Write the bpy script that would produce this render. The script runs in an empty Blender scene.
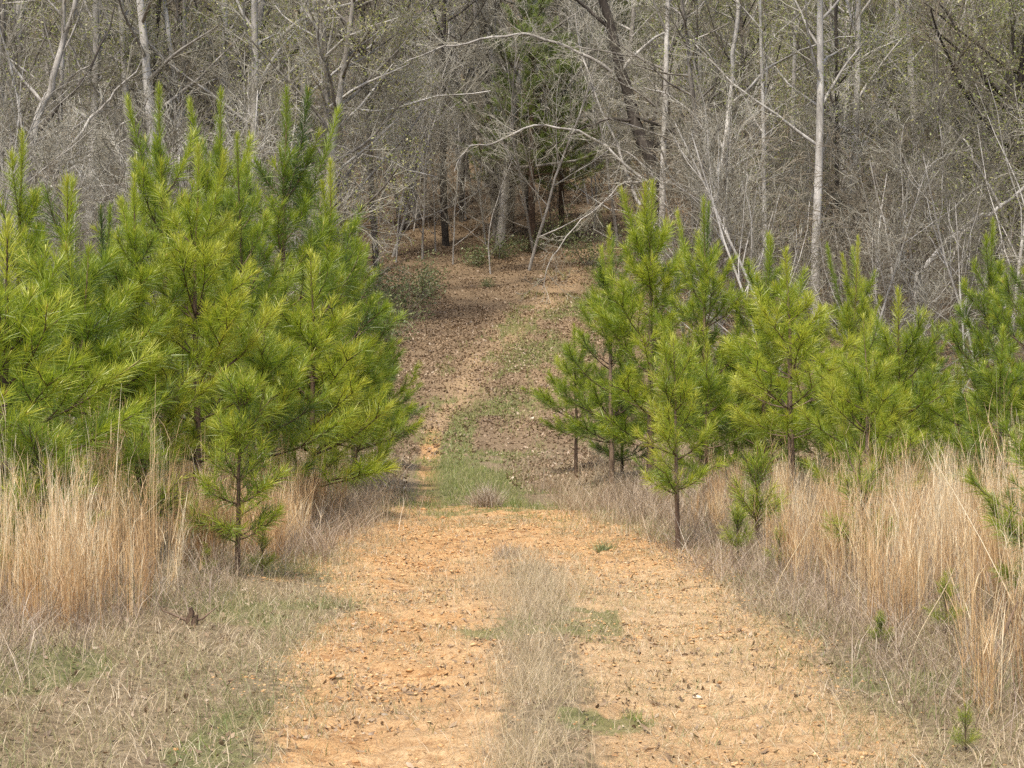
import bpy, math, random
import numpy as np
from mathutils import Vector

C = bpy.context.scene.collection
S = bpy.context.scene
R = math.radians

# ------------------------------------------------------------------ camera, sky, sun, exposure
FPX = 1911.0            # focal length in pixels of the 1024 px wide frame (about 30 degrees across)
EYE = 1.6
cam_d = bpy.data.cameras.new('camera')
cam_d.sensor_width = 36.0
cam_d.lens = 36.0 * FPX / 1024.0
cam_d.clip_start = 0.1
cam_d.clip_end = 3000.0
cam = bpy.data.objects.new('camera', cam_d)
C.objects.link(cam)
cam.location = (0, 0, EYE)
cam.rotation_euler = (R(90), 0, 0)
S.camera = cam

sun_v = Vector((-0.24, -0.58, 1.05)).normalized()
world = bpy.data.worlds.new('World')
S.world = world
world.use_nodes = True
nt = world.node_tree
sky = nt.nodes.new('ShaderNodeTexSky')
sky.sky_type = 'NISHITA'
sky.sun_disc = False
sky.sun_elevation = math.asin(sun_v.z)
sky.sun_rotation = math.atan2(sun_v.x, sun_v.y)
sky.air_density = 1.0
sky.dust_density = 3.0
bg = nt.nodes['Background']
nt.links.new(sky.outputs[0], bg.inputs[0])
bg.inputs[1].default_value = 0.15
sl = bpy.data.lights.new('sun', 'SUN')
sl.energy = 2.8
sl.angle = R(3.5)
sl.color = (1.0, 0.93, 0.82)
so = bpy.data.objects.new('sun', sl)
C.objects.link(so)
so.rotation_euler = sun_v.to_track_quat('Z', 'Y').to_euler()
so.location = (-20, -25, 50)

S.view_settings.view_transform = 'Standard'
S.view_settings.look = 'None'
S.view_settings.gamma = 1.0
S.view_settings.exposure = 0.74
S.cycles.max_bounces = 6
S.cycles.transparent_max_bounces = 4
S.cycles.use_denoising = False
S.cycles.sample_clamp_direct = 5.0
S.cycles.sample_clamp_indirect = 3.0

# ------------------------------------------------------------------ helpers
def tag(o, label=None, cat=None, group=None, kind=None):
    if label: o['label'] = label
    if cat: o['category'] = cat
    if group: o['group'] = group
    if kind: o['kind'] = kind
    return o

def empty(name, loc, rz=0.0, sc=1.0, label=None, cat=None, group=None):
    o = bpy.data.objects.new(name, None)
    o.empty_display_size = 0.2
    C.objects.link(o)
    o.location = loc
    o.rotation_euler = (0, 0, rz)
    o.scale = (sc, sc, sc) if np.isscalar(sc) else sc
    return tag(o, label, cat, group)

def mesh_np(name, V, F, mat, attrs=None, smooth=False, poly=3, mat2=None, first2=0):
    V = np.asarray(V, np.float32).reshape(-1, 3)
    F = np.asarray(F, np.int32).reshape(-1, poly)
    me = bpy.data.meshes.new(name)
    me.vertices.add(len(V))
    me.vertices.foreach_set('co', V.ravel())
    me.loops.add(F.size)
    me.loops.foreach_set('vertex_index', F.ravel())
    me.polygons.add(len(F))
    me.polygons.foreach_set('loop_start', np.arange(0, F.size, poly, dtype=np.int32))
    me.polygons.foreach_set('loop_total', np.full(len(F), poly, np.int32))
    if smooth:
        me.polygons.foreach_set('use_smooth', np.ones(len(F), bool))
    for k, a in (attrs or {}).items():
        at = me.attributes.new(k, 'FLOAT', 'POINT')
        at.data.foreach_set('value', np.asarray(a, np.float32).ravel())
    me.materials.append(mat)
    if mat2:
        me.materials.append(mat2)
        me.polygons.foreach_set('material_index', (np.arange(len(F)) >= first2).astype(np.int32))
    me.update(calc_edges=True)
    return me

def put(name, me, parent=None):
    o = bpy.data.objects.new(name, me)
    C.objects.link(o)
    if parent: o.parent = parent
    return o

def _hash(ix, iy, seed):
    n = (ix.astype(np.int64) * 374761393 + iy.astype(np.int64) * 668265263 + seed * 1442695041) & 0x7fffffff
    n = ((n ^ (n >> 13)) * 1274126177) & 0x7fffffff
    n = ((n ^ (n >> 16)) * 374761393) & 0x7fffffff
    return (n & 0xffff) / 65535.0

def vnoise(x, y, seed=0):
    xi = np.floor(x); yi = np.floor(y)
    fx = x - xi; fy = y - yi
    fx = fx * fx * (3 - 2 * fx); fy = fy * fy * (3 - 2 * fy)
    a = _hash(xi, yi, seed); b = _hash(xi + 1, yi, seed)
    c = _hash(xi, yi + 1, seed); d = _hash(xi + 1, yi + 1, seed)
    return (a * (1 - fx) + b * fx) * (1 - fy) + (c * (1 - fx) + d * fx) * fy

def fbm(x, y, seed=0, octv=4):
    s = 0; a = 0.5
    for k in range(octv):
        s = s + a * vnoise(x * 2 ** k, y * 2 ** k, seed + k * 17)
        a *= 0.5
    return s / (1 - 0.5 ** octv)

def sstep(a, b, x):
    t = np.clip((x - a) / (b - a), 0, 1)
    return t * t * (3 - 2 * t)

def interp(y, pts):
    p = np.array(pts, float)
    return np.interp(y, p[:, 0], p[:, 1])

# ------------------------------------------------------------------ the lie of the land (x right, y away, z up)
PROF = [(-60, -1.0), (-5, 0), (22, 0), (25, -0.03), (28, -0.12), (32, -0.02), (38, 0.30), (45, 1.35), (60, 4.5),
        (75, 8.6), (100, 16.2), (200, 48), (260, 66), (400, 80), (2000, 90)]
ROAD_L = [(-60, -1.5), (7, -1.25), (10, -1.2), (14, -1.25), (17, -1.65), (20, -1.85), (25, -1.7), (32, -1.75), (40, -2.3), (48, -1.9), (60, 0.6), (70, 2.6)]
ROAD_R = [(-60, 1.7), (7, 1.62), (11, 1.62), (15, 1.75), (18, 1.75), (22, 1.2), (26, 0.85), (32, 0.55), (40, 0.7), (48, 1.4), (60, 4.2), (70, 5.6)]

def height(x, y):
    x = np.asarray(x, float); y = np.asarray(y, float)
    z = interp(y, PROF)
    l = interp(y, ROAD_L); r = interp(y, ROAD_R)
    off = np.maximum(l - x, x - r)                     # metres outside the road edge
    z = z + 0.16 * sstep(0.1, 1.6, off) * sstep(60, 30, y) * (0.6 + 0.8 * fbm(x * 0.35, y * 0.35, 3, 3))
    ruts = np.exp(-((x - interp(y, TL)) / 0.38) ** 2) + np.exp(-((x - interp(y, TR)) / 0.42) ** 2)
    z = z - 0.05 * ruts * sstep(60, 40, y)
    far = sstep(45, 110, y)
    z = z + far * 5.0 * (fbm(x * 0.015, y * 0.015, 9, 3) - 0.5)
    z = z + (0.03 + 0.5 * sstep(40, 90, y)) * (fbm(x * 0.5, y * 0.5, 5, 4) - 0.5)
    return z
TL = [(-60, -0.6), (8, -0.58), (14, -0.68), (20, -0.9), (25, -1.05), (32, -1.4), (40, -1.7), (48, -1.1), (60, 1.45), (70, 3.4)]
TR = [(-60, 0.95), (8, 0.95), (14, 1.05), (18, 0.8), (22, 0.65), (28, 0.4), (40, 0.2), (48, 0.7), (60, 3.2), (70, 4.8)]
MED = [(-60, 0.15), (8, 0.14), (12, 0.17), (16, 0.2), (22, -0.05), (26, -0.3), (32, -0.55), (40, -0.85), (48, -0.15), (60, 2.3), (70, 4.1)]

def hz(x, y):
    return float(height(np.array([x]), np.array([y]))[0])

def at(px, py, d):
    return np.array([(px - 512.0) / FPX * d, d, EYE + (384.0 - py) / FPX * d])

def gx(px, d):
    return (px - 512.0) / FPX * d

def micro(x, y):
    road = np.minimum(sstep(-0.1, 0.25, x - interp(y, ROAD_L)), sstep(-0.1, 0.25, interp(y, ROAD_R) - x))
    near = sstep(34, 20, y)
    n = fbm(x * 4.0, y * 4.0, 21, 4) - 0.5
    # broken crust: plates with small steps between them
    crust = fbm(x * 6 + 3 * vnoise(x * 2, y * 2, 4), y * 9, 31, 3)
    crust = sstep(0.42, 0.5, crust) + sstep(0.55, 0.62, crust)
    return near * (0.035 * n + 0.018 * crust * road)

# ------------------------------------------------------------------ materials
def newmat(name):
    m = bpy.data.materials.new(name)
    m.use_nodes = True
    t = m.node_tree
    t.nodes.clear()
    out = t.nodes.new('ShaderNodeOutputMaterial')
    return m, t, out

def N(t, kind, **kw):
    n = t.nodes.new('ShaderNode' + kind)
    for k, v in kw.items(): setattr(n, k, v)
    return n

def attr(t, name):
    a = N(t, 'Attribute'); a.attribute_name = name
    return a.outputs['Fac']

def mixc(t, fac, a, b):
    m = N(t, 'MixRGB')
    for i, v in enumerate((fac, a, b)):
        if hasattr(v, 'is_output'): t.links.new(v, m.inputs[i])
        elif i == 0: m.inputs[0].default_value = v
        else: m.inputs[i].default_value = (*v, 1)
    return m.outputs[0]

def ramp(t, fac, stops):
    r = N(t, 'ValToRGB')
    e = r.color_ramp.elements
    while len(e) < len(stops): e.new(0.5)
    for k, (p, c) in enumerate(stops):
        e[k].position = p
        e[k].color = (*c, 1) if len(c) == 3 else c
    t.links.new(fac, r.inputs[0])
    return r.outputs[0]

def noise(t, scale, detail=4, rough=0.6, vec=None):
    n = N(t, 'TexNoise')
    n.inputs['Scale'].default_value = scale
    n.inputs['Detail'].default_value = detail
    n.inputs['Roughness'].default_value = rough
    if vec is not None: t.links.new(vec, n.inputs['Vector'])
    return n.outputs[0]

def math_(t, op, a, b=0.0, clamp=False):
    m = N(t, 'Math', operation=op, use_clamp=clamp)
    for i, v in enumerate((a, b)):
        if hasattr(v, 'is_output'): t.links.new(v, m.inputs[i])
        else: m.inputs[i].default_value = v
    return m.outputs[0]

def leaf_mat(name, stops, trans=0.35, obj_var=0.0, gloss=0.04, hue=None):
    """a thin blade, needle or leaf: colour by the plant's own 'tint', some light through it"""
    m, t, out = newmat(name)
    tint = attr(t, 'tint')
    if obj_var:
        oi = N(t, 'ObjectInfo')
        sp = N(t, 'SeparateColor'); t.links.new(oi.outputs['Color'], sp.inputs[0])
        r = math_(t, 'MULTIPLY', math_(t, 'SUBTRACT', oi.outputs['Random'], 0.5), obj_var)
        r = math_(t, 'ADD', r, math_(t, 'SUBTRACT', sp.outputs[0], 1.0))
        tint = math_(t, 'ADD', tint, r, True)
    col = ramp(t, tint, stops)
    d = N(t, 'BsdfDiffuse'); tr = N(t, 'BsdfTranslucent'); g = N(t, 'BsdfGlossy')
    g.inputs['Roughness'].default_value = 0.45
    t.links.new(col, d.inputs[0]); t.links.new(col, tr.inputs[0])
    m1 = N(t, 'MixShader'); m1.inputs[0].default_value = trans
    t.links.new(d.outputs[0], m1.inputs[1]); t.links.new(tr.outputs[0], m1.inputs[2])
    m2 = N(t, 'MixShader'); m2.inputs[0].default_value = gloss
    t.links.new(m1.outputs[0], m2.inputs[1]); t.links.new(g.outputs[0], m2.inputs[2])
    t.links.new(m2.outputs[0], out.inputs[0])
    return m

def bark_mat(name, dark, mid, pale, scale=3.0, blotch=0.5, obj_var=0.25, stretch=0.25):
    m, t, out = newmat(name)
    tc = N(t, 'TexCoord')
    mp = N(t, 'Mapping'); mp.inputs['Scale'].default_value = (1, 1, stretch)
    t.links.new(tc.outputs['Object'], mp.inputs[0])
    big = noise(t, scale, 5, 0.65, mp.outputs[0])
    fine = noise(t, scale * 9, 4, 0.7, mp.outputs[0])
    f = math_(t, 'ADD', math_(t, 'MULTIPLY', big, 0.65), math_(t, 'MULTIPLY', fine, 0.35))
    oi = N(t, 'ObjectInfo')
    f = math_(t, 'ADD', f, math_(t, 'MULTIPLY', math_(t, 'SUBTRACT', oi.outputs['Random'], 0.5), obj_var), True)
    col = ramp(t, f, [(blotch - 0.17, dark), (blotch, mid), (blotch + 0.14, pale)])
    p = N(t, 'BsdfPrincipled')
    p.inputs['Roughness'].default_value = 0.85
    p.inputs['Specular IOR Level'].default_value = 0.2
    t.links.new(col, p.inputs['Base Color'])
    b = N(t, 'Bump'); b.inputs['Strength'].default_value = 0.6; b.inputs['Distance'].default_value = 0.02
    t.links.new(fine, b.inputs['Height']); t.links.new(b.outputs[0], p.inputs['Normal'])
    t.links.new(p.outputs[0], out.inputs[0])
    return m

def ground_mat():
    m, t, out = newmat('ground_soil')
    geo = N(t, 'NewGeometry')
    pos = geo.outputs['Position']
    road = attr(t, 'road'); green = attr(t, 'green'); litter = attr(t, 'litter'); hill = attr(t, 'hill')
    n1 = noise(t, 0.9, 7, 0.7, pos); n2 = noise(t, 14, 5, 0.7, pos); n3 = noise(t, 70, 4, 0.7, pos)
    mp = N(t, 'Mapping'); mp.inputs['Scale'].default_value = (5, 22, 9)
    t.links.new(pos, mp.inputs[0])
    n4 = noise(t, 1.0, 4, 0.6, mp.outputs[0])
    vor = N(t, 'TexVoronoi'); vor.inputs['Scale'].default_value = 26
    t.links.new(pos, vor.inputs['Vector'])
    f = math_(t, 'ADD', math_(t, 'MULTIPLY', n1, 0.5), math_(t, 'MULTIPLY', n2, 0.5))
    soil = ramp(t, f, [(0.30, (0.30, 0.16, 0.07)), (0.43, (0.42, 0.245, 0.108)), (0.55, (0.49, 0.31, 0.15)), (0.70, (0.58, 0.42, 0.245))])
    spk = ramp(t, n3, [(0.36, (0.55, 0.5, 0.45)), (0.5, (1, 1, 1)), (0.68, (1.1, 1.12, 1.15))])
    ml = N(t, 'MixRGB', blend_type='MULTIPLY'); ml.inputs[0].default_value = 0.7
    t.links.new(soil, ml.inputs[1]); t.links.new(spk, ml.inputs[2])
    soil = ml.outputs[0]
    crk = ramp(t, n4, [(0.36, (0.55, 0.45, 0.4)), (0.46, (1, 1, 1))])
    ml2 = N(t, 'MixRGB', blend_type='MULTIPLY'); ml2.inputs[0].default_value = 0.85
    t.links.new(soil, ml2.inputs[1]); t.links.new(crk, ml2.inputs[2])
    soil = ml2.outputs[0]
    thatch = ramp(t, n2, [(0.3, (0.095, 0.068, 0.04)), (0.5, (0.21, 0.16, 0.095)), (0.7, (0.35, 0.275, 0.175))])
    sm = ramp(t, math_(t, 'ADD', math_(t, 'MULTIPLY', n3, 0.5), math_(t, 'MULTIPLY', n2, 0.5)),
              [(0.34, (0.075, 0.052, 0.031)), (0.5, (0.185, 0.13, 0.078)), (0.66, (0.32, 0.24, 0.15))])
    grn = ramp(t, n2, [(0.3, (0.07, 0.075, 0.03)), (0.5, (0.13, 0.14, 0.05)), (0.7, (0.22, 0.2, 0.09))])
    wob = math_(t, 'MULTIPLY', math_(t, 'SUBTRACT', n2, 0.5), 0.9)
    def edge(a):
        return ramp(t, math_(t, 'ADD', a, wob, True), [(0.38, (0, 0, 0)), (0.62, (1, 1, 1))])
    beige = ramp(t, math_(t, 'ADD', math_(t, 'MULTIPLY', n3, 0.6), math_(t, 'MULTIPLY', n2, 0.4)), [(0.36, (0.26, 0.165, 0.085)), (0.5, (0.44, 0.30, 0.16)), (0.66, (0.58, 0.44, 0.275))])
    soil = mixc(t, attr(t, 'dull'), soil, beige)
    sm = mixc(t, math_(t, 'MULTIPLY', attr(t, 'path'), 0.8), sm, beige)
    c = mixc(t, edge(hill), thatch, sm)
    c = mixc(t, edge(road), c, soil)
    c = mixc(t, math_(t, 'MULTIPLY', edge(litter), 0.75), c, sm)
    c = mixc(t, math_(t, 'MULTIPLY', edge(green), 0.8), c, grn)
    p = N(t, 'BsdfPrincipled')
    p.inputs['Roughness'].default_value = 0.95
    p.inputs['Specular IOR Level'].default_value = 0.1
    t.links.new(c, p.inputs['Base Color'])
    hgt = math_(t, 'ADD', math_(t, 'MULTIPLY', n2, 0.5), math_(t, 'ADD', math_(t, 'MULTIPLY', n3, 0.3), math_(t, 'MULTIPLY', n4, 0.6)))
    b = N(t, 'Bump'); b.inputs['Strength'].default_value = 1.0; b.inputs['Distance'].default_value = 0.03
    t.links.new(hgt, b.inputs['Height']); t.links.new(b.outputs[0], p.inputs['Normal'])
    t.links.new(p.outputs[0], out.inputs[0])
    return m

M = {}
M['ground'] = ground_mat()
M['needle'] = leaf_mat('pine_needles', [(0.0, (0.06, 0.105, 0.025)), (0.35, (0.175, 0.255, 0.022)), (0.65, (0.32, 0.40, 0.025)), (1.0, (0.52, 0.54, 0.06))], 0.5, 0.16, 0.05)
M['needle_deep'] = leaf_mat('deep_green_needles', [(0.0, (0.14, 0.18, 0.06)), (0.5, (0.28, 0.35, 0.09)), (1.0, (0.42, 0.47, 0.15))], 0.4, 0.25, 0.05)
M['candle'] = leaf_mat('pine_candles', [(0.0, (0.40, 0.24, 0.10)), (0.5, (0.42, 0.40, 0.07)), (1.0, (0.50, 0.50, 0.12))], 0.1, 0.1)
M['pine_bark'] = bark_mat('pine_bark', (0.05, 0.032, 0.022), (0.13, 0.085, 0.055), (0.24, 0.17, 0.12), 12, 0.5)
M['bark'] = bark_mat('grey_bark', (0.10, 0.085, 0.07), (0.27, 0.245, 0.21), (0.52, 0.49, 0.44), 2.2, 0.5, 0.22)
M['bark_pale'] = bark_mat('pale_mottled_bark', (0.15, 0.13, 0.11), (0.36, 0.335, 0.295), (0.58, 0.55, 0.50), 3.2, 0.5, 0.08)
M['bark_dark'] = bark_mat('dark_bark', (0.03, 0.024, 0.02), (0.075, 0.062, 0.05), (0.24, 0.215, 0.185), 2.2, 0.55, 0.1)
M['twig'] = bark_mat('grey_twigs', (0.12, 0.108, 0.08), (0.27, 0.248, 0.19), (0.45, 0.425, 0.35), 1.2, 0.5, 0.3, 1.0)
M['twig_brown'] = bark_mat('brown_twigs', (0.085, 0.07, 0.048), (0.19, 0.158, 0.112), (0.33, 0.285, 0.21), 1.2, 0.5, 0.3, 1.0)
M['bud'] = leaf_mat('spring_leaves', [(0.0, (0.20, 0.25, 0.05)), (0.5, (0.32, 0.35, 0.09)), (1.0, (0.42, 0.38, 0.14))], 0.45, 0.3)
M['shrub_leaf'] = leaf_mat('shrub_leaves', [(0.0, (0.10, 0.13, 0.05)), (0.5, (0.20, 0.24, 0.09)), (1.0, (0.34, 0.36, 0.16))], 0.35, 0.2)
M['straw'] = leaf_mat('dry_broom_grass', [(0.0, (0.18, 0.095, 0.045)), (0.25, (0.41, 0.245, 0.12)), (0.5, (0.60, 0.39, 0.185)), (0.75, (0.74, 0.54, 0.29)), (1.0, (0.84, 0.72, 0.49))], 0.35)
M['thatch'] = leaf_mat('grey_thatch', [(0.0, (0.13, 0.085, 0.06)), (0.4, (0.30, 0.22, 0.15)), (0.75, (0.46, 0.37, 0.26)), (1.0, (0.62, 0.54, 0.42))], 0.3)
M['weed'] = leaf_mat('dry_weeds', [(0.0, (0.16, 0.10, 0.06)), (0.4, (0.36, 0.26, 0.16)), (0.75, (0.54, 0.42, 0.27)), (1.0, (0.68, 0.57, 0.40))], 0.35)
M['turf'] = leaf_mat('verge_turf', [(0.0, (0.13, 0.17, 0.045)), (0.22, (0.24, 0.26, 0.09)), (0.42, (0.37, 0.32, 0.15)), (0.72, (0.53, 0.41, 0.25)), (1.0, (0.70, 0.58, 0.40))], 0.35)
M['green'] = leaf_mat('fresh_grass', [(0.0, (0.11, 0.16, 0.03)), (0.45, (0.22, 0.27, 0.05)), (0.75, (0.36, 0.35, 0.11)), (1.0, (0.55, 0.46, 0.24))], 0.4)
M['stalk'] = bark_mat('dry_stalk', (0.42, 0.30, 0.16), (0.58, 0.44, 0.26), (0.7, 0.58, 0.38), 6, 0.5)
M['leaf'] = leaf_mat('fallen_leaves', [(0.0, (0.085, 0.055, 0.031)), (0.4, (0.21, 0.14, 0.082)), (0.75, (0.36, 0.255, 0.155)), (1.0, (0.55, 0.45, 0.32))], 0.15)
M['stone'] = leaf_mat('soil_clods', [(0.0, (0.30, 0.13, 0.05)), (0.4, (0.50, 0.28, 0.115)), (0.75, (0.62, 0.42, 0.21)), (1.0, (0.72, 0.60, 0.42))], 0.0, 0.0, 0.02)

# ------------------------------------------------------------------ ground sheet, cut into verge, dirt road and hillside
def axis(lo, hi, dense_lo, dense_hi, step, grow):
    mid = list(np.arange(dense_lo, dense_hi + 1e-6, step))
    s = step; x = dense_hi; up = []
    while x < hi:
        s *= grow; x += s; up.append(min(x, hi))
    s = step; x = dense_lo; dn = []
    while x > lo:
        s *= grow; x -= s; dn.append(max(x, lo))
    return np.array(dn[::-1] + mid + up)

gxs = axis(-900, 900, -3.6, 3.6, 0.03, 1.06)
gys = axis(-60, 1500, 6.0, 26, 0.045, 1.035)
X, Y = np.meshgrid(gxs, gys)
Z = height(X, Y) + micro(X, Y)

def fields(x, y):
    """what covers the ground: bare road soil, green, litter, leaf-strewn hillside (0..1)"""
    l = interp(y, ROAD_L); r = interp(y, ROAD_R)
    wob = 0.7 * (fbm(x * 1.1, y * 0.8, 40, 4) - 0.5)
    inroad = np.minimum(sstep(-0.35, 0.35, x - l + wob), sstep(-0.5, 0.5, r - x + wob))
    med = np.exp(-((x - interp(y, MED) + 0.25 * wob) / 0.33) ** 2) * sstep(18.5, 16, y)
    road = inroad * (1 - 0.75 * med) * sstep(29, 23, y + 7 * wob)
    tl = np.exp(-((x - interp(y, TL)) / 0.33) ** 2) * sstep(24, 27, y) * 0.8 * sstep(44, 38, y) * (0.6 + 0.6 * fbm(x * 2, y * 0.4, 58, 3))
    road = np.maximum(road, tl)
    # bare orange banks at the feet of the saplings on both sides
    bank = np.exp(-((x + 1.95) / 0.4) ** 2 - ((y - 16.6) / 1.5) ** 2) + np.exp(-((x - 1.75) / 0.45) ** 2 - ((y - 18.2) / 1.4) ** 2)
    road = np.maximum(road, sstep(0.25, 0.6, bank))
    hill = sstep(35, 41, y + 3 * wob)
    g = fbm(x * 0.9, y * 0.45, 55, 4)
    strip = np.exp(-((x - interp(y, MED) + 0.1) / 0.95) ** 2)
    green = strip * sstep(20.5, 26.5, y + 7 * wob) * sstep(48, 40, y) * sstep(0.3, 0.55, fbm(x * 1.8, y * 0.22, 56, 4)) * 0.9
    green = np.maximum(green, 0.85 * np.exp(-((x - interp(y, MED) - 0.4) / 1.0) ** 2) * sstep(38, 43, y) * sstep(66, 54, y) * sstep(0.33, 0.55, fbm(x * 1.2, y * 0.3, 57, 4)))
    green = np.maximum(green, 0.75 * sstep(0.56, 0.66, fbm(x * 0.8, y * 0.6, 71, 3)) * (1 - inroad) * sstep(40, 30, y))
    green = np.maximum(green, 0.6 * sstep(0.5, 0.62, fbm(x * 1.8, y * 1.1, 73, 4)) * inroad * sstep(19, 24, y))
    patch = np.exp(-((x - 0.45) / 0.3) ** 2 - ((y - 9.2) / 0.7) ** 2) + np.exp(-((x - 0.55) / 0.25) ** 2 - ((y - 13) / 1.6) ** 2) \
        + 0.8 * np.exp(-((x + 0.1) / 0.4) ** 2 - ((y - 12.3) / 0.9) ** 2)
    green = np.maximum(green, 0.8 * sstep(0.2, 0.8, patch) * sstep(0.3, 0.6, fbm(x * 3, y * 3, 77, 3)))
    litter = sstep(0.54, 0.66, fbm(x * 1.7, y * 1.2, 91, 4)) * 0.42 * inroad * sstep(20, 14, y)
    return road, green, litter, hill, inroad, med

def path_f(x, y):
    w = 0.5 * (fbm(x * 0.9, y * 0.5, 47, 4) - 0.5)
    a = np.exp(-((x - interp(y, TL) + w) / 0.5) ** 2) * 0.7 + 0.3 * np.exp(-((x - interp(y, TR) + w) / 0.5) ** 2)
    return np.clip(a, 0, 1) * sstep(37, 43, y) * sstep(72, 60, y) * (0.45 + 0.55 * sstep(0.3, 0.55, fbm(x * 1.3, y * 0.8, 48, 3)))

def dull_f(x, y):
    return np.clip(sstep(-0.1, 0.5, x - interp(y, MED)) * sstep(19, 15, y) * 0.5 + 0.45 * sstep(0.45, 0.6, fbm(x * 1.1, y * 0.7, 49, 4)) * sstep(19, 15, y), 0, 0.85)

road, green, litter, hill, inroad, med = fields(X, Y)
nx, ny = len(gxs), len(gys)
idx = np.arange(nx * ny).reshape(ny, nx)
quads = np.stack([idx[:-1, :-1], idx[:-1, 1:], idx[1:, 1:], idx[1:, :-1]], -1).reshape(-1, 4)
xc = (X[:-1, :-1] + X[1:, 1:]).ravel() / 2; yc = (Y[:-1, :-1] + Y[1:, 1:]).ravel() / 2
wobc = 0.5 * (fbm(xc * 1.1, yc * 0.8, 40, 4) - 0.5)
inr = (xc - interp(yc, ROAD_L) + wobc > 0) & (interp(yc, ROAD_R) - xc + wobc > 0) & (yc < 70)
onhill = (yc > 38) & ~inr
allV = np.stack([X, Y, Z], -1).reshape(-1, 3)
for nm, sel in (('dirt_road', inr), ('hillside', onhill), ('ground', ~inr & ~onhill)):
    q = quads[sel]
    used, inv = np.unique(q, return_inverse=True)
    a = {k: v.ravel()[used] for k, v in (('road', road), ('green', green), ('litter', litter), ('hill', hill), ('path', path_f(X, Y)), ('dull', dull_f(X, Y)))}
    me = mesh_np(nm, allV[used], inv.reshape(-1, 4), M['ground'], a, True, 4)
    tag(put(nm, me), {'dirt_road': 'two-rut orange dirt road running up to the wooded hill',
                      'hillside': 'leaf-strewn brown hillside rising under the bare wood',
                      'ground': 'thatchy ground of the verges on both sides of the road'}[nm], 'ground', None, 'structure')

def surf(x, y):
    return height(x, y) + micro(x, y)

# ------------------------------------------------------------------ strands: tubes and ribbons by the thousand
def tubes(polys, sides=4):
    """polys: list of (points Nx3, radii N) -> V, F (quads as two tris)"""
    Vs, Fs, off = [], [], 0
    by = {}
    for p, r in polys: by.setdefault(len(p), []).append((p, r))
    for n, lst in by.items():
        P = np.array([p for p, _ in lst], float); Rr = np.array([r for _, r in lst], float)
        m = len(P)
        T = np.gradient(P, axis=1)
        T /= np.linalg.norm(T, axis=2, keepdims=True) + 1e-9
        mean = P[:, -1] - P[:, 0]
        ref = np.where((np.abs(mean[:, 2]) > 0.8 * np.linalg.norm(mean, axis=1))[:, None], np.array([[1.0, 0.13, 0]]), np.array([[0.05, 0.1, 1.0]]))
        U = np.cross(T, ref[:, None, :]); U /= np.linalg.norm(U, axis=2, keepdims=True) + 1e-9
        W = np.cross(T, U)
        a = np.arange(sides) * 2 * math.pi / sides
        ring = P[:, :, None, :] + Rr[:, :, None, None] * (np.cos(a)[None, None, :, None] * U[:, :, None, :] + np.sin(a)[None, None, :, None] * W[:, :, None, :])
        Vs.append(ring.reshape(-1, 3))
        base = off + (np.arange(m)[:, None, None] * n + np.arange(n - 1)[None, :, None]) * sides
        k = np.arange(sides)[None, None, :]; k2 = (k + 1) % sides
        A = base + k; B = base + k2; Cc = base + sides + k2; D = base + sides + k
        Fs.append(np.stack([A, B, Cc], -1).reshape(-1, 3)); Fs.append(np.stack([A, Cc, D], -1).reshape(-1, 3))
        off += m * n * sides
    return np.concatenate(Vs), np.concatenate(Fs)

def ribbons(P, W, width):
    """P: (m,n,3) centre lines, W: (m,3) width direction, width: (m,n) half widths -> V, F"""
    m, n, _ = P.shape
    V = np.stack([P - W[:, None, :] * width[:, :, None], P + W[:, None, :] * width[:, :, None]], 2)
    base = (np.arange(m)[:, None] * n + np.arange(n - 1)[None, :]) * 2
    F = np.concatenate([np.stack([base, base + 1, base + 3], -1).reshape(-1, 3), np.stack([base, base + 3, base + 2], -1).reshape(-1, 3)])
    return V.reshape(-1, 3), F

def unit(v):
    return v / (np.linalg.norm(v, axis=-1, keepdims=True) + 1e-9)

def blades(rng, base, h, w, lean, bend, tint, n=4, tip_tint=0.0, az=None):
    """grass blades: base (m,3); h, w, lean (tilt), bend (extra curl) arrays"""
    m = len(base)
    if az is None: az = rng.uniform(0, 2 * math.pi, m)
    s = np.linspace(0, 1, n)
    ang = lean[:, None] + bend[:, None] * s[None, :]
    seg = h[:, None] / (n - 1)
    dz = np.cumsum(np.concatenate([np.zeros((m, 1)), np.cos(ang[:, :-1]) * seg], 1), 1)
    dr = np.cumsum(np.concatenate([np.zeros((m, 1)), np.sin(ang[:, :-1]) * seg], 1), 1)
    P = base[:, None, :] + np.stack([dr * np.cos(az)[:, None], dr * np.sin(az)[:, None], dz], -1)
    fa = rng.uniform(0, 2 * math.pi, m)
    W = np.stack([np.cos(fa), np.sin(fa), np.zeros(m)], -1)
    wid = w[:, None] * (1 - 0.85 * s[None, :] ** 1.5)
    V, F = ribbons(P, W, wid)
    tt = np.clip(tint[:, None] + tip_tint * s[None, :], 0, 1)
    return V, F, np.repeat(tt.reshape(-1), 2), P

class Acc:
    def __init__(s): s.V, s.F, s.T, s.n = [], [], [], 0
    def add(s, V, F, T):
        s.V.append(V); s.F.append(F + s.n); s.T.append(np.broadcast_to(T, (len(V),))); s.n += len(V)
    def mesh(s, name, mat, mat2=None, first2=0):
        return mesh_np(name, np.concatenate(s.V), np.concatenate(s.F), mat, {'tint': np.concatenate(s.T)}, False, 3, mat2, first2)

# ------------------------------------------------------------------ pines
def bent(p0, d0, L, up, n, rng, wig=0.05):
    """a shoot that starts along d0 and turns upward by 'up'"""
    pts = [np.array(p0, float)]
    d = np.array(d0, float)
    for k in range(n - 1):
        d = d + np.array([0, 0, up / (n - 1)]) + rng.normal(0, wig, 3)
        d = d / np.linalg.norm(d)
        pts.append(pts[-1] + d * L / (n - 1))
    return np.array(pts)

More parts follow.
